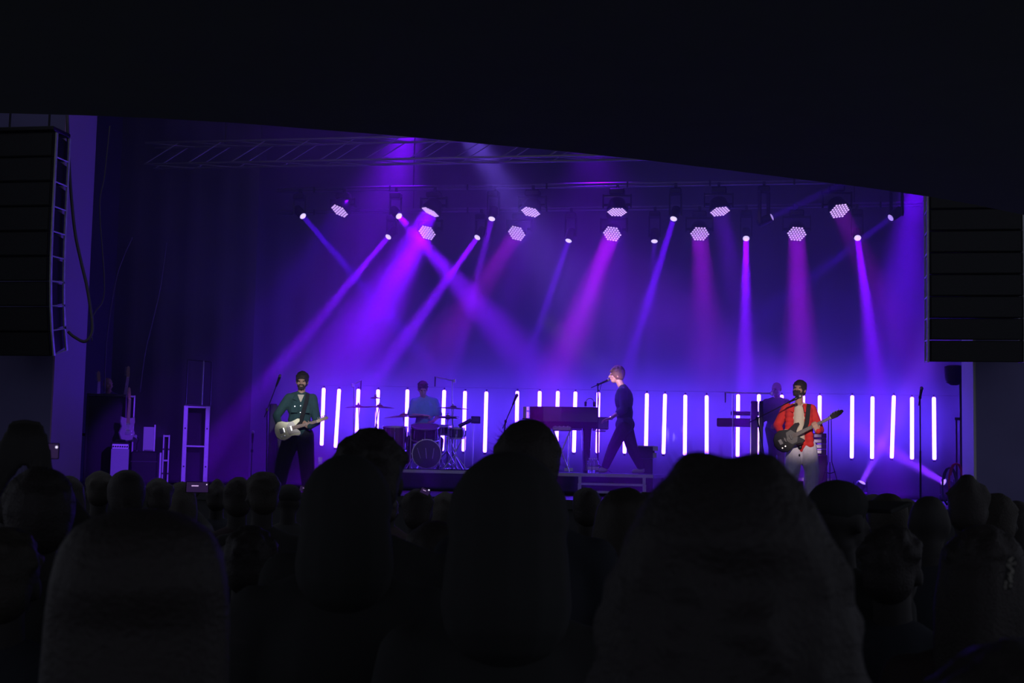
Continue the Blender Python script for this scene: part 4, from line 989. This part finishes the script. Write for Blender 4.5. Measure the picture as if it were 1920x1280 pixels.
# bottles on the riser
PET = mat('clear bottle plastic', (.75, .72, .85), .08, trans=.75); LABW = mat('white bottle label', (.75, .72, .8), .5)
for i, (px, nm) in enumerate(((1105, 'left bottle of the water bottles by the piano leg'), (1109.5, 'second water bottle from the left by the piano leg'), (1114, 'third water bottle from the left by the piano leg'), (1118.5, 'right water bottle beside the pianist front foot'))):
    f, t = frthing('water_bottle', nm, 'bottle', px, 881, 22.35 + .04 * (i % 2), RISER, 'water bottles by the piano leg'); s = .8 if i == 3 else .72
    MB().lathe([(.03, 0), (.033, .01), (.033, .15), (.028, .18), (.013, .205), (.012, .22)], n=12).build('bottle_body', PET, t, auto=True)
    MB().lathe([(.0342, .05), (.0342, .10)], n=12).build('label_band', LABW, t); MB().lathe([(.015, .218), (.015, .235), (.012, .237)], n=10).build('cap', LABW, t)
f, t = frthing('drink_cup', 'clear cup with a white drink on the riser right of the guitarist', 'cup', 600, 875, 23.1, RISER)
MB().lathe([(.028, 0), (.042, .16), (.044, .17), (.04, .165), (.026, .008)], n=16).build('cup_wall', PET, t, auto=True); MB().lathe([(.026, .008), (.034, .10)], n=14).build('drink', LABW, t)
# black case / bench right of the pianist
f, t = frthing('equipment_case', 'black flight case with bright latches right of the pianist legs', 'case', 1210, 882, 23.0, RISER)
zc = f.l(1210, 836).z; w = f.l(1224, 850).x - f.l(1190, 850).x
MB().bbox((0, 0, zc - .10), (w, .4, .19), .01).build('lid_box', BLK, t); MB().box((0, -.2, zc - .004), (w, .02, .012)).build('edge_strip', ALU, t)
MB().bbox((0, 0, (zc - .2) / 2), (w * .8, .36, zc - .2), .01).build('base_box', BLK, t)
MB().bbox((w / 2 + .01, -.2, zc - .04), (.08, .02, .07), .006).build('corner_plate', LABW, t); MB().bbox((w / 2 + .0, -.2, zc - .15), (.06, .02, .08), .006).build('corner_plate', ALU, t)

# ---- keyboards and tall black speakers
f, t = frthing('keyboard_stand', 'two-tier keyboard stand with stacked dark keyboards left of the bassist', 'keyboards', 1386, 879, 24.2, RISER)
for (xa, xb, y0, y1, nm) in ((1344, 1432, 785, 800, 'lower_keyboard'), (1370, 1432, 772, 778.5, 'upper_keyboard')):
    A, B = f.l(xa, (y0 + y1) / 2), f.l(xb, (y0 + y1) / 2); h = f.l(xa, y0).z - f.l(xa, y1).z
    kb = MB().bbox((A + B) / 2, (B.x - A.x, .32, h), .012).build(nm, BLK, t)
    nk = 24; wk = (B.x - A.x) * .9 / nk
    for i in range(nk): MB().box(((A.x + B.x) / 2 - wk * nk / 2 + wk * (i + .5), .08, (A.z + B.z) / 2 + h / 2 + .006), (wk * .9, .13, .012)).build('key', IV, kb)
for px in (1374, 1416):
    a = f.l(px, 770); MB().tube((a.x, 0, 0.02), (a.x, 0, a.z), .016).build('post', BLKM, t); MB().tube((a.x, -.25, .015), (a.x, .25, .015), .015).build('foot', BLKM, t)
overhead('thin boom microphone over the keyboards with a level arm', 1374, 24.0, (1374, 737), (1360, 735.5), (1447, 737.5))
f, t = frthing('column_speaker', 'slim upright black speaker with a bright edge left of the bassist', 'speaker', 1416, 932, 22.6, STAGE)
for (xa, xb, nm) in ((1408, 1421, 'cabinet'), (1423.5, 1431, 'side_panel')):
    A, B = f.l(xa, 752), f.l(xb, 752); zz = A.z
    c = MB().bbox(((A.x + B.x) / 2, 0, zz / 2), (B.x - A.x, .3, zz), .012).build(nm, BLK, t)
    MB().box((A.x - .001, -.15, zz * .55), (.012, .012, zz * .85)).build('edge_trim', CHROME, c)
MB().box(((f.l(1416, 800)).x, -.152, .8), (.08, .01, 1.2)).build('grille', GRL, t)
f, t = frthing('amplifier_rack', 'amplifier rack with pale lit panels behind the bassist', 'amplifier', 1537, 905, 23.4, STAGE)
A, B = f.l(1524, 815), f.l(1549, 815); w = B.x - A.x; zz = f.l(1537, 812).z; zm = f.l(1537, 852).z
MB().bbox((0, .05, zm / 2), (w * 1.1, .45, zm), .015).build('lower_case', BLK, t)
for i in range(4):
    z0 = zm + (zz - zm) * i / 4; r = MB().bbox((0, .05, z0 + (zz - zm) / 8), (w, .4, (zz - zm) / 4 - .01), .006).build('rack_unit', BLK, t)
    MB().bbox((-w * .15, -.155, z0 + (zz - zm) / 8), (w * .55, .01, (zz - zm) / 4 * .6), .003).build('face_plate', ALU, r)
f, t = frthing('guitar_stand', 'thin bare guitar stand right of the bassist', 'stand', 1556, 905, 23.0, STAGE)
for q in (-1, 1): MB().path([(q * .02, 0, f.l(1552, 780).z), (q * .03, 0, .6), (q * .2, -.12, .01)], .008).build('leg', BLKM, t)
MB().path([(0, 0, .6), (0, .25, .01)], .008).path([(-.08, -.05, .45), (0, -.1, .42), (.08, -.05, .45)], .01).build('cradle', BLKM, t)
# ---- guitarist amplifier
f, t = frthing('guitar_cabinet', 'tall black guitar speaker cabinet behind the teal-jacketed guitarist', 'amplifier', 543, 914, 21.6, STAGE)
A, B = f.l(505, 800), f.l(583, 800); zz = f.l(543, 757).z; w = .34
xa = f.l(513, 757).x
MB().bbox((xa, .2, zz / 2), (.13, .35, zz), .02).build('stack', BLK, t); MB().bbox(((f.l(508, 812).x + f.l(572, 812).x) / 2, .25, f.l(540, 812).z / 2), (f.l(572, 812).x - f.l(508, 812).x, .4, f.l(540, 812).z), .02).build('cabinet', BLK, t)
MB().box(((f.l(540, 812)).x, .04, .4), (.5, .012, .6)).build('grille', GRL, t)

# ---- hood on a stand, cable coil and floor lamps at the right
f, t = frthing('hooded_fan', 'dark rounded hood on a tall pole at the right edge of the stage', 'fan', 1803, 925, 21.6, STAGE)
top = f.l(1803, 688); rr = (f.l(1808, 700).x - f.l(1770, 700).x) / 2; c = f.l(1789, 700)
MB().lathe([(.05, -.17), (.12, -.13), (rr * .95, -.06), (rr, .03), (rr * .98, .1), (rr * .6, .12)], c, (0, 0, 1), 20).build('hood', BLK, t, auto=True)
MB().tube((0, 0, .03), (0, 0, top.z), .03, .025).tube((0, 0, top.z - .1), c - Vector((0, 0, .1)), .05, .04).build('pole', BLKM, t)
a = f.l(1793, 785); MB().box((a.x / 2 + .05, 0, a.z), (abs(a.x) + .14, .05, .04)).tube((a.x, 0, a.z), (a.x, 0, .02), .014).build('bracket', BLKM, t)
for k in range(3): MB().tube((0, 0, .35), (.4 * math.cos(k * 2.1), .4 * math.sin(k * 2.1), .015), .014).build('leg', BLKM, t)
f, t = frthing('cable_coil', 'loose coil of red cable hanging on the pole at the right', 'cable', 1791, 925, 21.3, STAGE)
p = [Vector((.10 * math.cos(a) + .02 * a / 9, .02 * math.sin(3 * a), .32 + .28 * math.sin(a))) for a in [2 * PI * i / 16 for i in range(40)]]
MB().path(p, .009).build('loops', mat('red cable', (.45, .05, .03), .6), t); MB().path([q + Vector((-.09, .03, -.06)) for q in p], .009).build('dark_loops', mat('dark teal cable', (.01, .07, .09), .6), t)
def floor_lamp(px, py, dv, label):
    p = at(px, py, 25.0); d = ddir(*dv, 0.3); t = thing('floor_spot_lamp', label, 'stage light', (p.x, p.y, STAGE)); c = p - Vector((p.x, p.y, STAGE)) - d * .09
    MB().bbox((c.x, c.y, .06), (.26, .22, .12), .02).build('base', BLKM, t)
    h = MB().lathe([(.06, -.12), (.085, -.1), (.085, .05), (.075, .075)], c, d, 16).build('lamp_head', BLKM, t, auto=True); MB().lathe([(.062, .076), (.05, .084)], c, d, 14).build('lens', LENS3, h)
    for q in (-1, 1): MB().box((c.x + q * .11, c.y, (c.z + .1) / 2 + .03), (.02, .06, c.z)).tube((c.x + q * .12, c.y, c.z), (c.x + q * .07, c.y, c.z), .02).build('yoke_arm', BLKM, t)
floor_lamp(1617, 903, (42, 100), 'floor spot lamp behind the cap, beam rising right'); floor_lamp(1768, 903, (-110, 62), 'floor spot lamp at the right, beam rising left')

# ---- left wing gear
VP = mat('brushed case frame', (.42, .42, .46), .45, .3, noise_amt=.15, scale=30)
f, t = frthing('guitar_rack', 'black guitar rack case in the left wing', 'rack', 202, 905, 21.2, STAGE)
A, B = f.l(163, 740), f.l(240, 740); w = B.x - A.x; zz = A.z
MB().bbox(((A.x + B.x) / 2, .25, zz / 2), (w, .55, zz - .02), .02).build('case', BLK, t)
for xx in (A.x + .02, B.x - .02): MB().box((xx, -.03, zz / 2), (.03, .02, zz)).build('corner_edge', BLKM, t)
MB().box(((A.x + B.x) / 2, .0, zz + .01), (w, .06, .03)).build('top_rail', BLKM, t)
MB().bbox(((A.x + B.x) / 2, .80, zz - .62), (w + .3, .56, .04), .01).build('rear_shelf', BLK, t)
RG = [(-.2, -.1), (-.22, 0), (-.2, .1), (-.1, .14), (0, .1), (.08, .13), (.16, .12), (.14, .05), (.14, -.05), (.16, -.12), (.08, -.13), (0, -.1), (-.1, -.14)]
def stood_guitar(label, top, bot, Y, Yb, body=(BBODY)):
    gt = make_guitar('electric_guitar', label, RG, None, .36, 1, body, None, MAPLEN, MAPLE, 6, HS6, [(.03 + .025 * i, .022 + .002 * i, 1) for i in range(6)], -.1, (-.05, .05))
    a, b = at(*top, Y), at(*bot, Yb); d = (a - b).normalized(); orient(gt, a - d * .63, d, (.4, -1, 0)); return gt
stood_guitar('upright guitar at the left end of the guitar rack, headstock showing', (187, 697), (184.5, 755), 21.9, 21.9)
stood_guitar('upright guitar at the right end of the guitar rack, taller headstock', (243, 688), (233, 755), 21.9, 21.9)
def frame_case(label, x0, x1, y0, y1, Y, nslots, name='open_case_frame', depth=.25, post=.05):
    f, t = frthing(name, label, 'case', (x0 + x1) / 2, y1, Y); A, B = f.l(x0, y0), f.l(x1, y0); z0 = f.l(x0, y1).z; zb = STAGE - f.loc.z; w = B.x - A.x; h = A.z - z0
    if zb < -.02 and zb > -.9: z0 = zb; h = A.z - z0
    cx = (A.x + B.x) / 2
    for q in (-1, 1): MB().bbox((cx + q * (w / 2 - post / 2), 0, z0 + h / 2), (post, depth, h), .006).build('side_post', VP, t)
    for i in range(nslots + 1): MB().bbox((cx, 0, z0 + h * i / nslots + (.02 if i == 0 else -.02 if i == nslots else 0)), (w - post * 1.6, depth, .03 if i not in (0,) else .04), .006).build('cross_bar', VP, t)
    for i in range(nslots): MB().box((cx, depth * .3, z0 + h * (i + .5) / nslots), (w - post * 1.8, .015, h / nslots - .03)).build('dark_panel', BLK, t)
    for q in (-1, 1):
        for zf in (.25, .72): MB().tube((cx + q * (w / 2 - post / 2), -depth / 2 - .004, z0 + h * zf), (cx + q * (w / 2 - post / 2), -depth / 2, z0 + h * zf), .014, None, 10).build('bolt', BLKM, t)
    return f, t
frame_case('tall silver-framed case with two dark panels near the left wing', 345, 394, 761, 904, 21.6, 2, 'tall_case', .45, .07)
frame_case('narrow pale case frame standing right of the guitar rack', 242, 254, 741, 816, 21.3, 2, 'narrow_case_frame', .2, .025)
frame_case('narrow pale case frame left of the tall silver-framed case', 306, 319, 815, 904, 21.3, 2, 'narrow_case_frame', .2, .025)
f, t = frthing('metal_post', 'short pale upright edge of a case beside the narrow frame', 'case', 299, 904, 21.2, STAGE)
MB().bbox((0, 0, f.l(299, 848).z / 2), (.035, .12, f.l(299, 848).z), .006).build('post', VP, t); MB().box((-.2, .1, f.l(299, 850).z / 2), (.36, .3, f.l(299, 852).z)).build('dark_case', BLK, t)
# open wire frame on top of the tall case
f, t = frthing('wire_frame', 'faint thin metal frame standing on top of the tall case', 'frame', 370, 761, 21.6)
c = [f.l(348, 760), f.l(352, 674), f.l(397, 678), f.l(394, 760)]; 
for i in range(3): MB().tube(c[i], c[i + 1], .010).build('bar', BLKM, t)
MB().tube(f.l(378, 760), f.l(382, 676), .012).build('middle_bar', VP, t)
MB().box(f.l(371, 760.2), (.42, .2, .012)).build('foot_plate', BLKM, t)
f, t = frthing('stage_box', 'pale violet amplifier with a bright control strip at the left', 'amplifier', 226, 905, 20.7, STAGE)
A, B = f.l(208, 828), f.l(244, 828); w = B.x - A.x; zz = A.z; cx = (A.x + B.x) / 2
b = MB().bbox((cx, .15, zz / 2), (w, .35, zz), .015).build('cabinet', BLK, t); MB().bbox((cx, -.03, zz * .44), (w * .93, .012, zz * .8), .004).build('front_cloth', mat('silver grille cloth', (.32, .31, .38), .8, noise_amt=.1, scale=120), t)
MB().bbox((cx, -.03, zz - .07), (w * .85, .02, .075), .005).build('control_strip', mat('bright faceplate', (.75, .72, .8), .35), t)
for i in range(7): MB().tube((cx - w * .36 + i * w * .12, -.04, zz - .07), (cx - w * .36 + i * w * .12, -.06, zz - .07), .012, None, 8).build('knob', BLK, t)
for q in (-1, 1): MB().bbox((cx + q * w * .4, -.02, .05), (.06, .03, .06), .01).build('corner_cap', BLKM, t)
MB().path([(cx - .08, .15, zz), (cx - .07, .15, zz + .03), (cx + .07, .15, zz + .03), (cx + .08, .15, zz)], .01).build('handle', BLK, t)
f, t = frthing('work_case', 'dark work case with small items beside the left wing amplifier', 'case', 275, 905, 21.0, STAGE)
A, B = f.l(246, 845), f.l(296, 845); zz = f.l(270, 846).z; MB().bbox(((A.x + B.x) / 2, .25, zz / 2), (B.x - A.x, .5, zz), .02).build('case', BLK, t)
MB().box(((A.x + B.x) / 2, .0, zz - .16), (B.x - A.x, .012, .012)).build('edge_strip', BLKM, t)
f, t = frthing('paper_board', 'pale board or set list propped on the dark work case', 'board', 281, 845.5, 21.15)
A, B = f.l(269.5, 800), f.l(292, 800); w = B.x - A.x; MB().bbox(((A.x + B.x) / 2, 0, A.z / 2), (w, .02, A.z), .004).build('board', mat('pale board', (.42, .40, .46), .8), t)
MB().box((B.x - .01, .0, A.z * .55), (.02, .05, A.z * 1.1)).build('edge_post', VP, t); MB().box(((A.x + B.x) / 2, .06, .01), (w * .8, .14, .02)).build('foot', BLKM, t)
for i, (px, py) in enumerate(((255, 818), (292, 838), (302, 838))):
    pass
f, t = frthing('gooseneck_lamp', 'small dim desk lamp on the dark work case', 'lamp', 256, 845.5, 21.1)
MB().path([(0, 0, .01), (0, 0, .12), (.03, 0, .19), (-.02, 0, .24)], .008).build('neck', BLKM, t); MB().lathe([(.02, 0), (.045, .06)], (-.02, 0, .25), (-.3, -.3, -.6), 12).build('shade', GREY, t); MB().lathe([(.05, 0), (.05, .015)]).build('base', BLKM, t)
gt = make_guitar('electric_guitar', 'shiny guitar hanging on the side of the narrow case frame', RG, None, .34, 1, mat('silver lacquer', (.6, .55, .65), .2, .6), None, MAPLEN, MAPLE, 6, HS6, [(.03 + .025 * i, .024, 1) for i in range(6)], -.1, (-.05, .05))
p = at(238, 800, 20.95); orient(gt, p, (.02, 0, 1), (.95, -.6, 0))

# ================================================================== audience
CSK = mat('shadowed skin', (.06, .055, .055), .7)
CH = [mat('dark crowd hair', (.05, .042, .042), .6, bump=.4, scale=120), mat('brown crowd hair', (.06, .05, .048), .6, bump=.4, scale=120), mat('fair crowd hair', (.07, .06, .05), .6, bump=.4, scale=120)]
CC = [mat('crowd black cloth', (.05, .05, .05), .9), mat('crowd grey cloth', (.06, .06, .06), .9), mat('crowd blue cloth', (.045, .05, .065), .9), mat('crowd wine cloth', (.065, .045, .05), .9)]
SCR = no_nee(mat('phone screen glow', (.02, .02, .02), .2, emit=(.20, .08, .45), es=.10))
def fan(px, py, D, label, hair='short', yaw=0, s=1.0, cloth=0, hc=0, arms=None, seed=0, wide=1.0, vox=None):
    top = at(px, py, D); H = top.z; loc = Vector((top.x, top.y, 0)); az = math.atan2(-top.x, top.y) + PI   # faces the stage
    t = thing('person', label, 'person', loc, az + math.radians(yaw), 'audience standing in front of the stage')
    hc_ = Vector((0, 0, H - .128 * s - (.03 if hair in ('curly', 'tousled') else .012))); sh = hc_.z - .205 * s
    k = H / 1.78; vox = vox or (.012 if D < 4.5 else .022); M = euler(0, 0, 0)
    m = MB(); P = Vector((0, .0, .95 * k)); C = Vector((0, 0, sh)); torso_prims(m, P, C, (1, 0, 0), 0, wide)
    m.cap(C, hc_ + Vector((0, .02, -.06)), .058 * s, .055 * s); head_prims(m, M, hc_, s)
    top_ = MB(); torso_prims(top_, P, C, (1, 0, 0), .016, wide)
    for q in (-1, 1):
        S_ = C + Vector((q * .185 * wide, 0, -.035))
        if arms and q in arms:
            tp = arms[q]; e = (S_ + tp) / 2 + Vector((q * .12, -.03, -.12))
            m.cap(S_, e, .05, .04); m.cap(e, tp, .04, .028)
            if D < 9: hand_prims(m, tp, Vector((-q * .25, 0, 1)), Vector((-q * .3, 1, .1)), q, 20, 1.0)
            top_.cap(S_, e, .065, .055); top_.cap(e, e + (tp - e) * .7, .055, .042)
        else:
            e = S_ + Vector((q * .06, .03, -.29 * k)); wr = e + Vector((-q * .02, -.1, -.24 * k)); m.cap(S_, e, .05, .04); m.cap(e, wr, .04, .028); m.cap(wr, wr + Vector((0, -.02, -.1)), .03, .02)
            top_.cap(S_, e, .065, .055); top_.cap(e, e + (wr - e) * .9, .055, .042)
        hip = P + Vector((q * .09, 0, -.02)); kn = Vector((q * .1, -.02, .5 * k)); an = Vector((q * .11, 0, .09))
        m.cap(hip, kn, .085, .058); m.cap(kn, an, .056, .038); m.cap(an - Vector((0, 0, .04)), an + Vector((0, -.15, -.05)), .038, .03)
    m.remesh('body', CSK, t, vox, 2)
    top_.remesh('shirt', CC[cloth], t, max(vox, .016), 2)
    lg = MB(); lg.ell(P, (.178, .13, .13))
    for q in (-1, 1):
        hip = P + Vector((q * .095, 0, -.02)); kn = Vector((q * .1, -.02, .5 * k)); an = Vector((q * .11, 0, .1)); lg.cap(hip, kn, .1, .07); lg.cap(kn, an, .07, .055)
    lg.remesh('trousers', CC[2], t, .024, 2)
    m = MB(); r = random.Random(seed + int(px)); hv = max(.010, vox * .8)
    if hair == 'bald': pass
    elif hair == 'short': hair_cap(m, M, hc_, s, fluff=.006, seed=seed, n=50); 
    elif hair == 'tousled':
        hair_cap(m, M, hc_, s, fluff=.028, seed=seed, n=110, top=1.12)
    elif hair == 'hood':
        m.ell(hc_ + Vector((0, .02, .02)), (.118 * s, .13 * s, .135 * s)); m.cap(hc_ + Vector((0, .04, -.03)), C + Vector((0, .05, .07)), .115 * s, .125 * s)
    elif hair == 'bun':
        hair_cap(m, M, hc_, s, fluff=.006, seed=seed, n=40); m.ell(hc_ + Vector((0, .06, .125)), (.04, .04, .04))
    elif hair == 'cap':
        m.ell(hc_ + Vector((0, .01, .05)), (.088, .105, .075)); 
    elif hair in ('curly', 'sleek'):
        tab = ([(.004, .02), (.014, .052), (.033, .077), (.058, .096), (.09, .112), (.13, .127), (.176, .139), (.25, .149), (.34, .156), (.42, .150), (.45, .10)] if hair == 'curly' else
               [(.0, .03), (.008, .055), (.025, .085), (.05, .100), (.09, .109), (.14, .113), (.2, .115), (.3, .118), (.42, .120), (.5, .110), (.52, .07)])
        zt = H
        m.loft([((0, .035, zt - z), rr, rr * (1.08 if z < .12 else .8)) for z, rr in tab][::-1])
        if hair == 'curly':
            for q in (-1, 1): m.ell((q * .032, .03, zt - .020), (.032, .06, .024))
            for i in range(150):
                a = r.uniform(-.4, PI + .4); z = r.uniform(.02, .42); rr = [b_ for a_, b_ in tab if a_ <= z][-1]
                kk = r.uniform(.010, .018); m.ell((math.cos(a) * rr * .97, .035 + math.sin(a) * rr * .8, zt - z), (kk, kk, kk * 1.2), None, 6, 5)
    elif hair == 'long':
        hair_cap(m, M, hc_, s, fluff=.01, seed=seed, n=60)
        for q in (-1, 1):
            m.cap(hc_ + Vector((q * .035, .03, .055)) * s, hc_ + Vector((q * .055, .045, -.06)) * s, .065 * s, .06 * s)
            m.cap(hc_ + Vector((q * .055, .045, -.06)) * s, hc_ + Vector((q * .06, .06, -.3)) * s, .06 * s, .05 * s)
        m.cap(hc_ + Vector((0, .06, 0)) * s, hc_ + Vector((0, .09, -.33)) * s, .085 * s, .07 * s)
    if hair == 'curly' or hair == 'sleek':
        pass
    if m.v:
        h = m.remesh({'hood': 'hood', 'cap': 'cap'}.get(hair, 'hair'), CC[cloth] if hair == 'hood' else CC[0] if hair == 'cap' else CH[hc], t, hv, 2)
        if hair == 'cap': MB().bbox(hc_ + Vector((-.06, -.125, .045)), (.15, .12, .012), .004, euler(-12, 0, 0)).build('cap_peak', CC[0], t)
        if hair in ('tousled', 'curly', 'long', 'sleek') and D < 4.5:   # loose hairs
            st = MB(); c0 = hc_ + Vector((0, .03, .03)) * s; hv_ = [v.co for v in h.data.vertices]
            for i in range(420):
                p = Vector(r.choice(hv_)); nrm = (p - c0); nrm.z *= .6; nrm.normalize(); L = r.uniform(.008, .03)
                q = p + (nrm + Vector((r.uniform(-.6, .6), r.uniform(-.6, .6), r.uniform(-.2, .7)))) * L; sd = nrm.cross(Vector((r.random(), r.random(), r.random()))).normalized() * .0007
                st.add([p - nrm * .004 - sd, p - nrm * .004 + sd, q], [(0, 1, 2)])
            ss = st.build('loose_hair', CH[hc], h); ss['kind'] = 'stuff'
    return t, hc_, C
def phone_at(px, py, D, label, w=.15, h=.075, lit=True, tilt=0):
    p = at(px, py, D); az = math.atan2(-p.x, p.y); t = thing('phone', label, 'phone', p, az)
    R_ = Matrix.Rotation(tilt, 3, 'Y'); b = MB().bbox((0, 0, 0), (w, .009, h), .003, R_).build('case', BLK, t)
    if lit:
        MB().box((0, -.0055, 0), (w * .93, .001, h * .9), R_).build('screen', SCR, t)
        MB().box(R_ @ Vector((-w * .1, -.0062, h * .12)), (w * .3, .0006, h * .1), R_).build('bright_patch', no_nee(mat('phone bright patch', (.02, .02, .02), .3, emit=(.7, .45, .9), es=.8)), t)
    MB().tube((w * .4, -.0045, h * .25), (w * .4, -.0075, h * .25), .004, None, 8).build('dot', no_nee(mat('phone dot', (.02, .02, .02), .3, emit=(.8, .7, 1), es=1.2)), t)
    return t
V_ = Vector
big = [
 (1368, 852, 1.62, 'person closest in front, broad curly long hair with a centre parting, right of centre', dict(hair='curly', s=1.02, hc=0, vox=.010, wide=.95)),
 (697, 804, 3.35, 'tall person with a smooth round close-cropped head left of centre, ear showing', dict(hair='short', s=.94, hc=0, wide=1.05)),
 (990, 783, 3.75, 'tall person with tousled hair in the middle of the picture', dict(hair='tousled', s=.93, hc=1, cloth=2)),
 (955, 858, 2.75, 'hooded person directly below the tousled head in the middle', dict(hair='hood', s=1.02, cloth=0)),
 (652, 862, 3.0, 'hooded person directly below the close-cropped head', dict(hair='hood', s=.86, cloth=0)),
 (268, 952, 1.7, 'person close in front at the lower left with long smooth hair', dict(hair='sleek', s=1.0, hc=1, vox=.010)),
 (1574, 889, 4.4, 'person in a peaked cap in front of the bassist feet', dict(hair='cap', s=1.0, yaw=-35)),
 (1905, 1196, 1.35, 'shorter person in the bottom right corner', dict(hair='short', s=.9, hc=0)),
 (78, 872, 3.6, 'person at the left edge holding up a phone', dict(hair='tousled', s=1.0, arms={-1: V_((.0, -.33, 1.72)), 1: V_((.10, -.33, 1.72))})),
 (610, 926, 5.5, 'person between the guitarist and the hooded person', dict(hair='short', hc=1)),
]
for px, py, D, lb, kw in big: fan(px, py, D, lb, seed=int(px), **kw)
small = [
 (22, 905, 7, 'short', 'person at the far left edge below the phone holder'), (130, 892, 8, 'long', 'long-haired person right of the phone holder at far left'),
 (188, 883, 8.5, 'short', 'person in front of the guitar rack at the left'), (238, 878, 6.5, 'tousled', 'rough-haired person in front of the pale violet amplifier'),
 (298, 896, 8.5, 'short', 'person in front of the narrow case frame'), (342, 903, 9.5, 'long', 'person filming with a sideways phone before the tall case'),
 (408, 903, 10, 'bun', 'person with a bun right of the tall silver-framed case'), (447, 894, 7.5, 'short', 'person right of the filming phone at the left'),
 (493, 883, 7, 'short', 'person in front of the guitarist microphone stand'), (543, 903, 9, 'cap', 'person in a cap in front of the guitarist legs'),
 (785, 916, 7.5, 'short', 'person just right of the close-cropped tall head'), (835, 922, 10, 'long', 'long-haired person in front of the drum riser'),
 (1100, 914, 8, 'short', 'person in front of the stage steps'), (1160, 924, 9.5, 'short', 'person right of the steps, smaller and further away'),
 (1177, 914, 4.6, 'long', 'long-haired person just left of the curly head'), (1212, 922, 7, 'short', 'person half hidden by the curly head on its left side'),
 (1636, 926, 10, 'short', 'person right of the peaked cap, far away'), (1662, 922, 6.8, 'tousled', 'rough-haired person below the left floor lamp'),
 (1743, 916, 5.6, 'bald', 'smooth-headed person in front of the right microphone stand'), (1815, 898, 6.2, 'bun', 'person with a bun in front of the right pillar'),
 (1868, 924, 6.5, 'short', 'person right of the bun at the right side'), (1906, 938, 8, 'long', 'long-haired person at the right edge'),
 (1700, 934, 11, 'short', 'small far person between the two right-hand heads'), (730, 930, 12, 'short', 'small far person right of the guitarist'),
 (1040, 935, 12, 'short', 'small far person left of the stage steps'), (1300, 935, 12, 'short', 'small far person behind the curly head'),
 (15, 990, 3.2, 'short', 'nearer person at the lower left corner'), (470, 985, 4.4, 'short', 'nearer person below the guitarist'),
 (815, 975, 4.6, 'long', 'nearer long-haired person below the drummer'), (1150, 985, 4.8, 'short', 'nearer person below the steps'),
 (1675, 985, 4.2, 'short', 'nearer person below the left floor lamp'), (1845, 985, 3.6, 'long', 'nearer long-haired person at the lower right'),
]
for i, (px, py, D, hr, lb) in enumerate(small):
    kw = dict(hair=hr, hc=i % 3 if hr != 'bald' else 0, cloth=i % 4, s=.98 + .03 * (i % 3) / 2, yaw=((i * 37) % 30) - 15)
    if px == 342: kw['arms'] = {-1: V_((.06, -.36, 1.55)), 1: V_((-.12, -.36, 1.55))}; kw['yaw'] = 0
    fan(px, py, D, lb, seed=i, **kw)
phone_at(83, 845, 3.95, 'dark phone held up at the far left, camera view on screen', .075 * 1.15, .048, True)
phone_at(370, 913, 9.2, 'sideways phone filming the stage before the tall case', .155, .075, True)
phone_at(574, 917, 7.5, 'bright phone edge just left of the hooded person', .075, .03, True, .2)
phone_at(797, 921, 7.2, 'tiny bright phone right of the close-cropped head', .05, .03, True, .4)
p = at(1893, 1074, 1.9); t = thing('sequin_strap', 'glittering strap on the shoulder at the lower right edge', 'strap', p, math.atan2(-p.x, p.y))
GL = mat('sequins', (.9, .85, .72), .4, .1); r = random.Random(4)
MB().bbox((0, .004, 0), (.011, .004, .042), .001, Matrix.Rotation(.16, 3, 'Y')).build('band', CC[1], t)
for i in range(22):
    q = Matrix.Rotation(.16, 3, 'Y') @ Vector((r.uniform(-.004, .004), 0, -.019 + i * .0018)); MB().lathe([(.0014, 0), (.0010, .0004)], q, (r.uniform(-.5, .5), -1, r.uniform(-.5, .5)), 6).build('sequin', GL, t)
